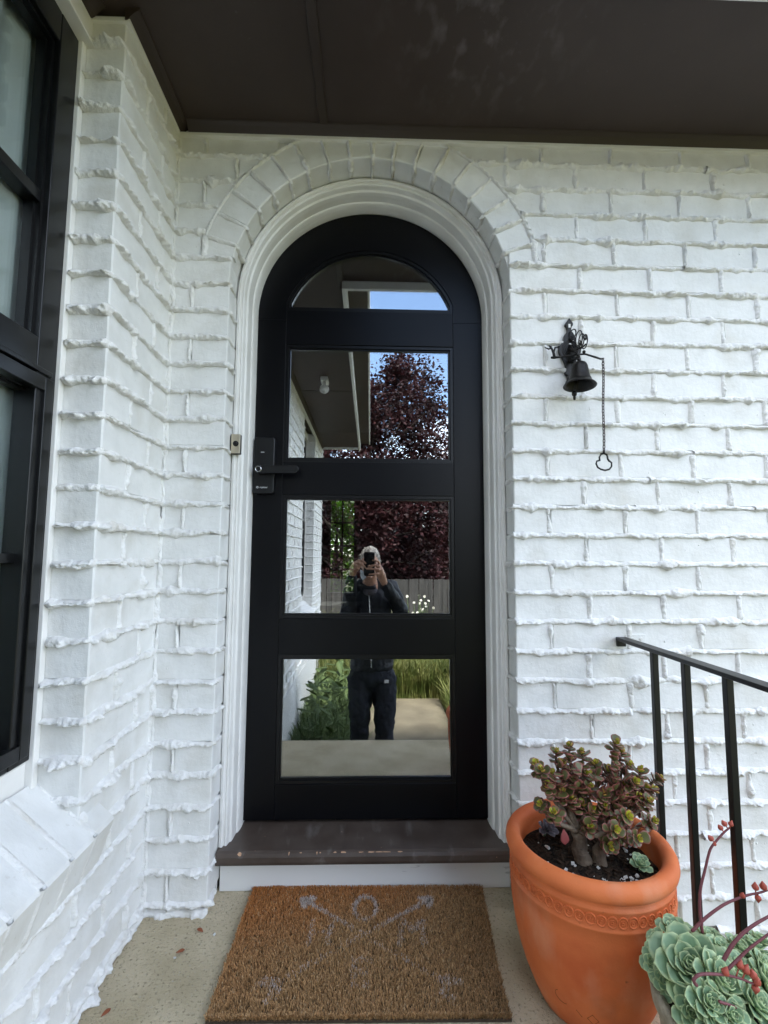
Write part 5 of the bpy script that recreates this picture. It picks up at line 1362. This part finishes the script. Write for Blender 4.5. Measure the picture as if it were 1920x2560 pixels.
pp = empty('poppy', (.35, -4.6, -.72), 'single red poppy above the long grass at the path end', 'flower')
mb = MB(); mb.ball((0, 0, .73), (.035, .035, .024), 12, 6); o = bpy.data.objects.new('petals', mb.mesh('petals', mat('red_petal', (.55, .015, .02), .5), True)); COL.objects.link(o); o.parent = pp
mb = MB(); mb.tube([(.02, 0, 0), (.01, 0, .4), (0, 0, .72)], .003, 5); o = bpy.data.objects.new('stem', mb.mesh('stem', M['weed'])); COL.objects.link(o); o.parent = pp
# fence of single palings
fc = empty('paling_fence', (0, -8, -.85), 'weathered grey timber paling fence across the end of the garden', 'fence')
pm = [MB().box(-.048, .048, -.008, .008, 0, hh).mesh('paling', M['fence']) for hh in (1.405, 1.412, 1.418)]
for i in range(76):
    o = bpy.data.objects.new('paling', rnd.choice(pm)); COL.objects.link(o); o.parent = fc; o.location = (-3.4 + i * .099, rnd.uniform(-.004, .004), 0); o.rotation_euler = (0, rnd.gauss(0, .006), 0)
for z in (.3, 1.1): mb = MB(); mb.box(-3.5, 4.2, -.06, -.012, z, z + .09); o = bpy.data.objects.new('fence_rail', mb.mesh('fence_rail', M['fence'])); COL.objects.link(o); o.parent = fc
# trees
def tree(name, loc, label, trunk_h, crown_c, crown_r, nleaf, size, mt, rs, clumps=60, limbs=14):
    r = random.Random(rs); t = empty(name, loc, label, 'tree')
    tk = MB(); tk.tube([(0, 0, 0), (.04, .03, trunk_h * .5), (.0, .05, trunk_h), (crown_c[0] * .6, crown_c[1] * .6, crown_c[2])], [.16, .13, .11, .05], 10)
    cl_ = []
    for i in range(clumps):
        d = Vector((r.gauss(0, 1), r.gauss(0, 1), r.gauss(0, 1))).normalized() * r.uniform(.35, 1.0) ** .5
        c = Vector((crown_c[0] + d.x * crown_r[0], crown_c[1] + d.y * crown_r[1], crown_c[2] + d.z * crown_r[2])); cl_.append((c, r.uniform(.35, .8)))
    for i in range(limbs):
        c, _ = r.choice(cl_); s = Vector((0, .03, trunk_h * r.uniform(.7, 1.3))); m_ = s.lerp(c, .5) + Vector((r.gauss(0, .2), r.gauss(0, .2), .15)); tk.tube([s, m_, c], [.05, .03, .006], 6)
        for k in range(4): e = c + Vector((r.gauss(0, .5), r.gauss(0, .5), r.gauss(.1, .5))); tk.tube([m_.lerp(c, .6), e], [.012, .003], 4)
    o = bpy.data.objects.new('trunk', tk.mesh('trunk', M['tree_bark'], True)); COL.objects.link(o); o.parent = t
    lf_ = MB()
    for i in range(nleaf):
        c, rad = r.choice(cl_); d = Vector((r.gauss(0, 1), r.gauss(0, 1), r.gauss(0, 1))).normalized() * rad * r.random() ** .4; p_ = c + d
        a = Vector((r.gauss(0, 1), r.gauss(0, 1), r.gauss(-.2, .6))).normalized(); b_ = a.cross(Vector((r.gauss(0, 1), r.gauss(0, 1), 1))).normalized(); s = size * r.uniform(.6, 1.3)
        lf_.add([p_, p_ + a * s * .5 + b_ * s * .26, p_ + a * s, p_ + a * s * .5 - b_ * s * .26], [(0, 1, 2, 3)])
    o = bpy.data.objects.new('crown', lf_.mesh('crown', M[mt])); COL.objects.link(o); o.parent = t; tag(o, kind='stuff')
    return t
tree('plum_tree', (-.5, -10.2, -.85), 'broad purple leaved plum tree behind the paling fence', 1.6, (.0, 0, 3.4), (3.1, 2.0, 3.8), 90000, .11, 'plum', 5, 170, 30)
tree('shade_fill_tree', (-1.0, -14, -.85), 'dark leafy tree added behind the plum tree to fill the darkness under it', 1.8, (-1.5, 0, 1.9), (7.5, 1.4, 2.5), 85000, .19, 'plum', 8, 260, 12)  # added tree, stands in for the darkness below the plum crown
sh = tree('garden_shrub', (-.55, 6.3, -.2), 'sunlit green leafy shrub outside the far hall window', .5, (0, 0, 1.3), (1.5, .6, 1.5), 20000, .10, 'laurel', 9, 90, 8)
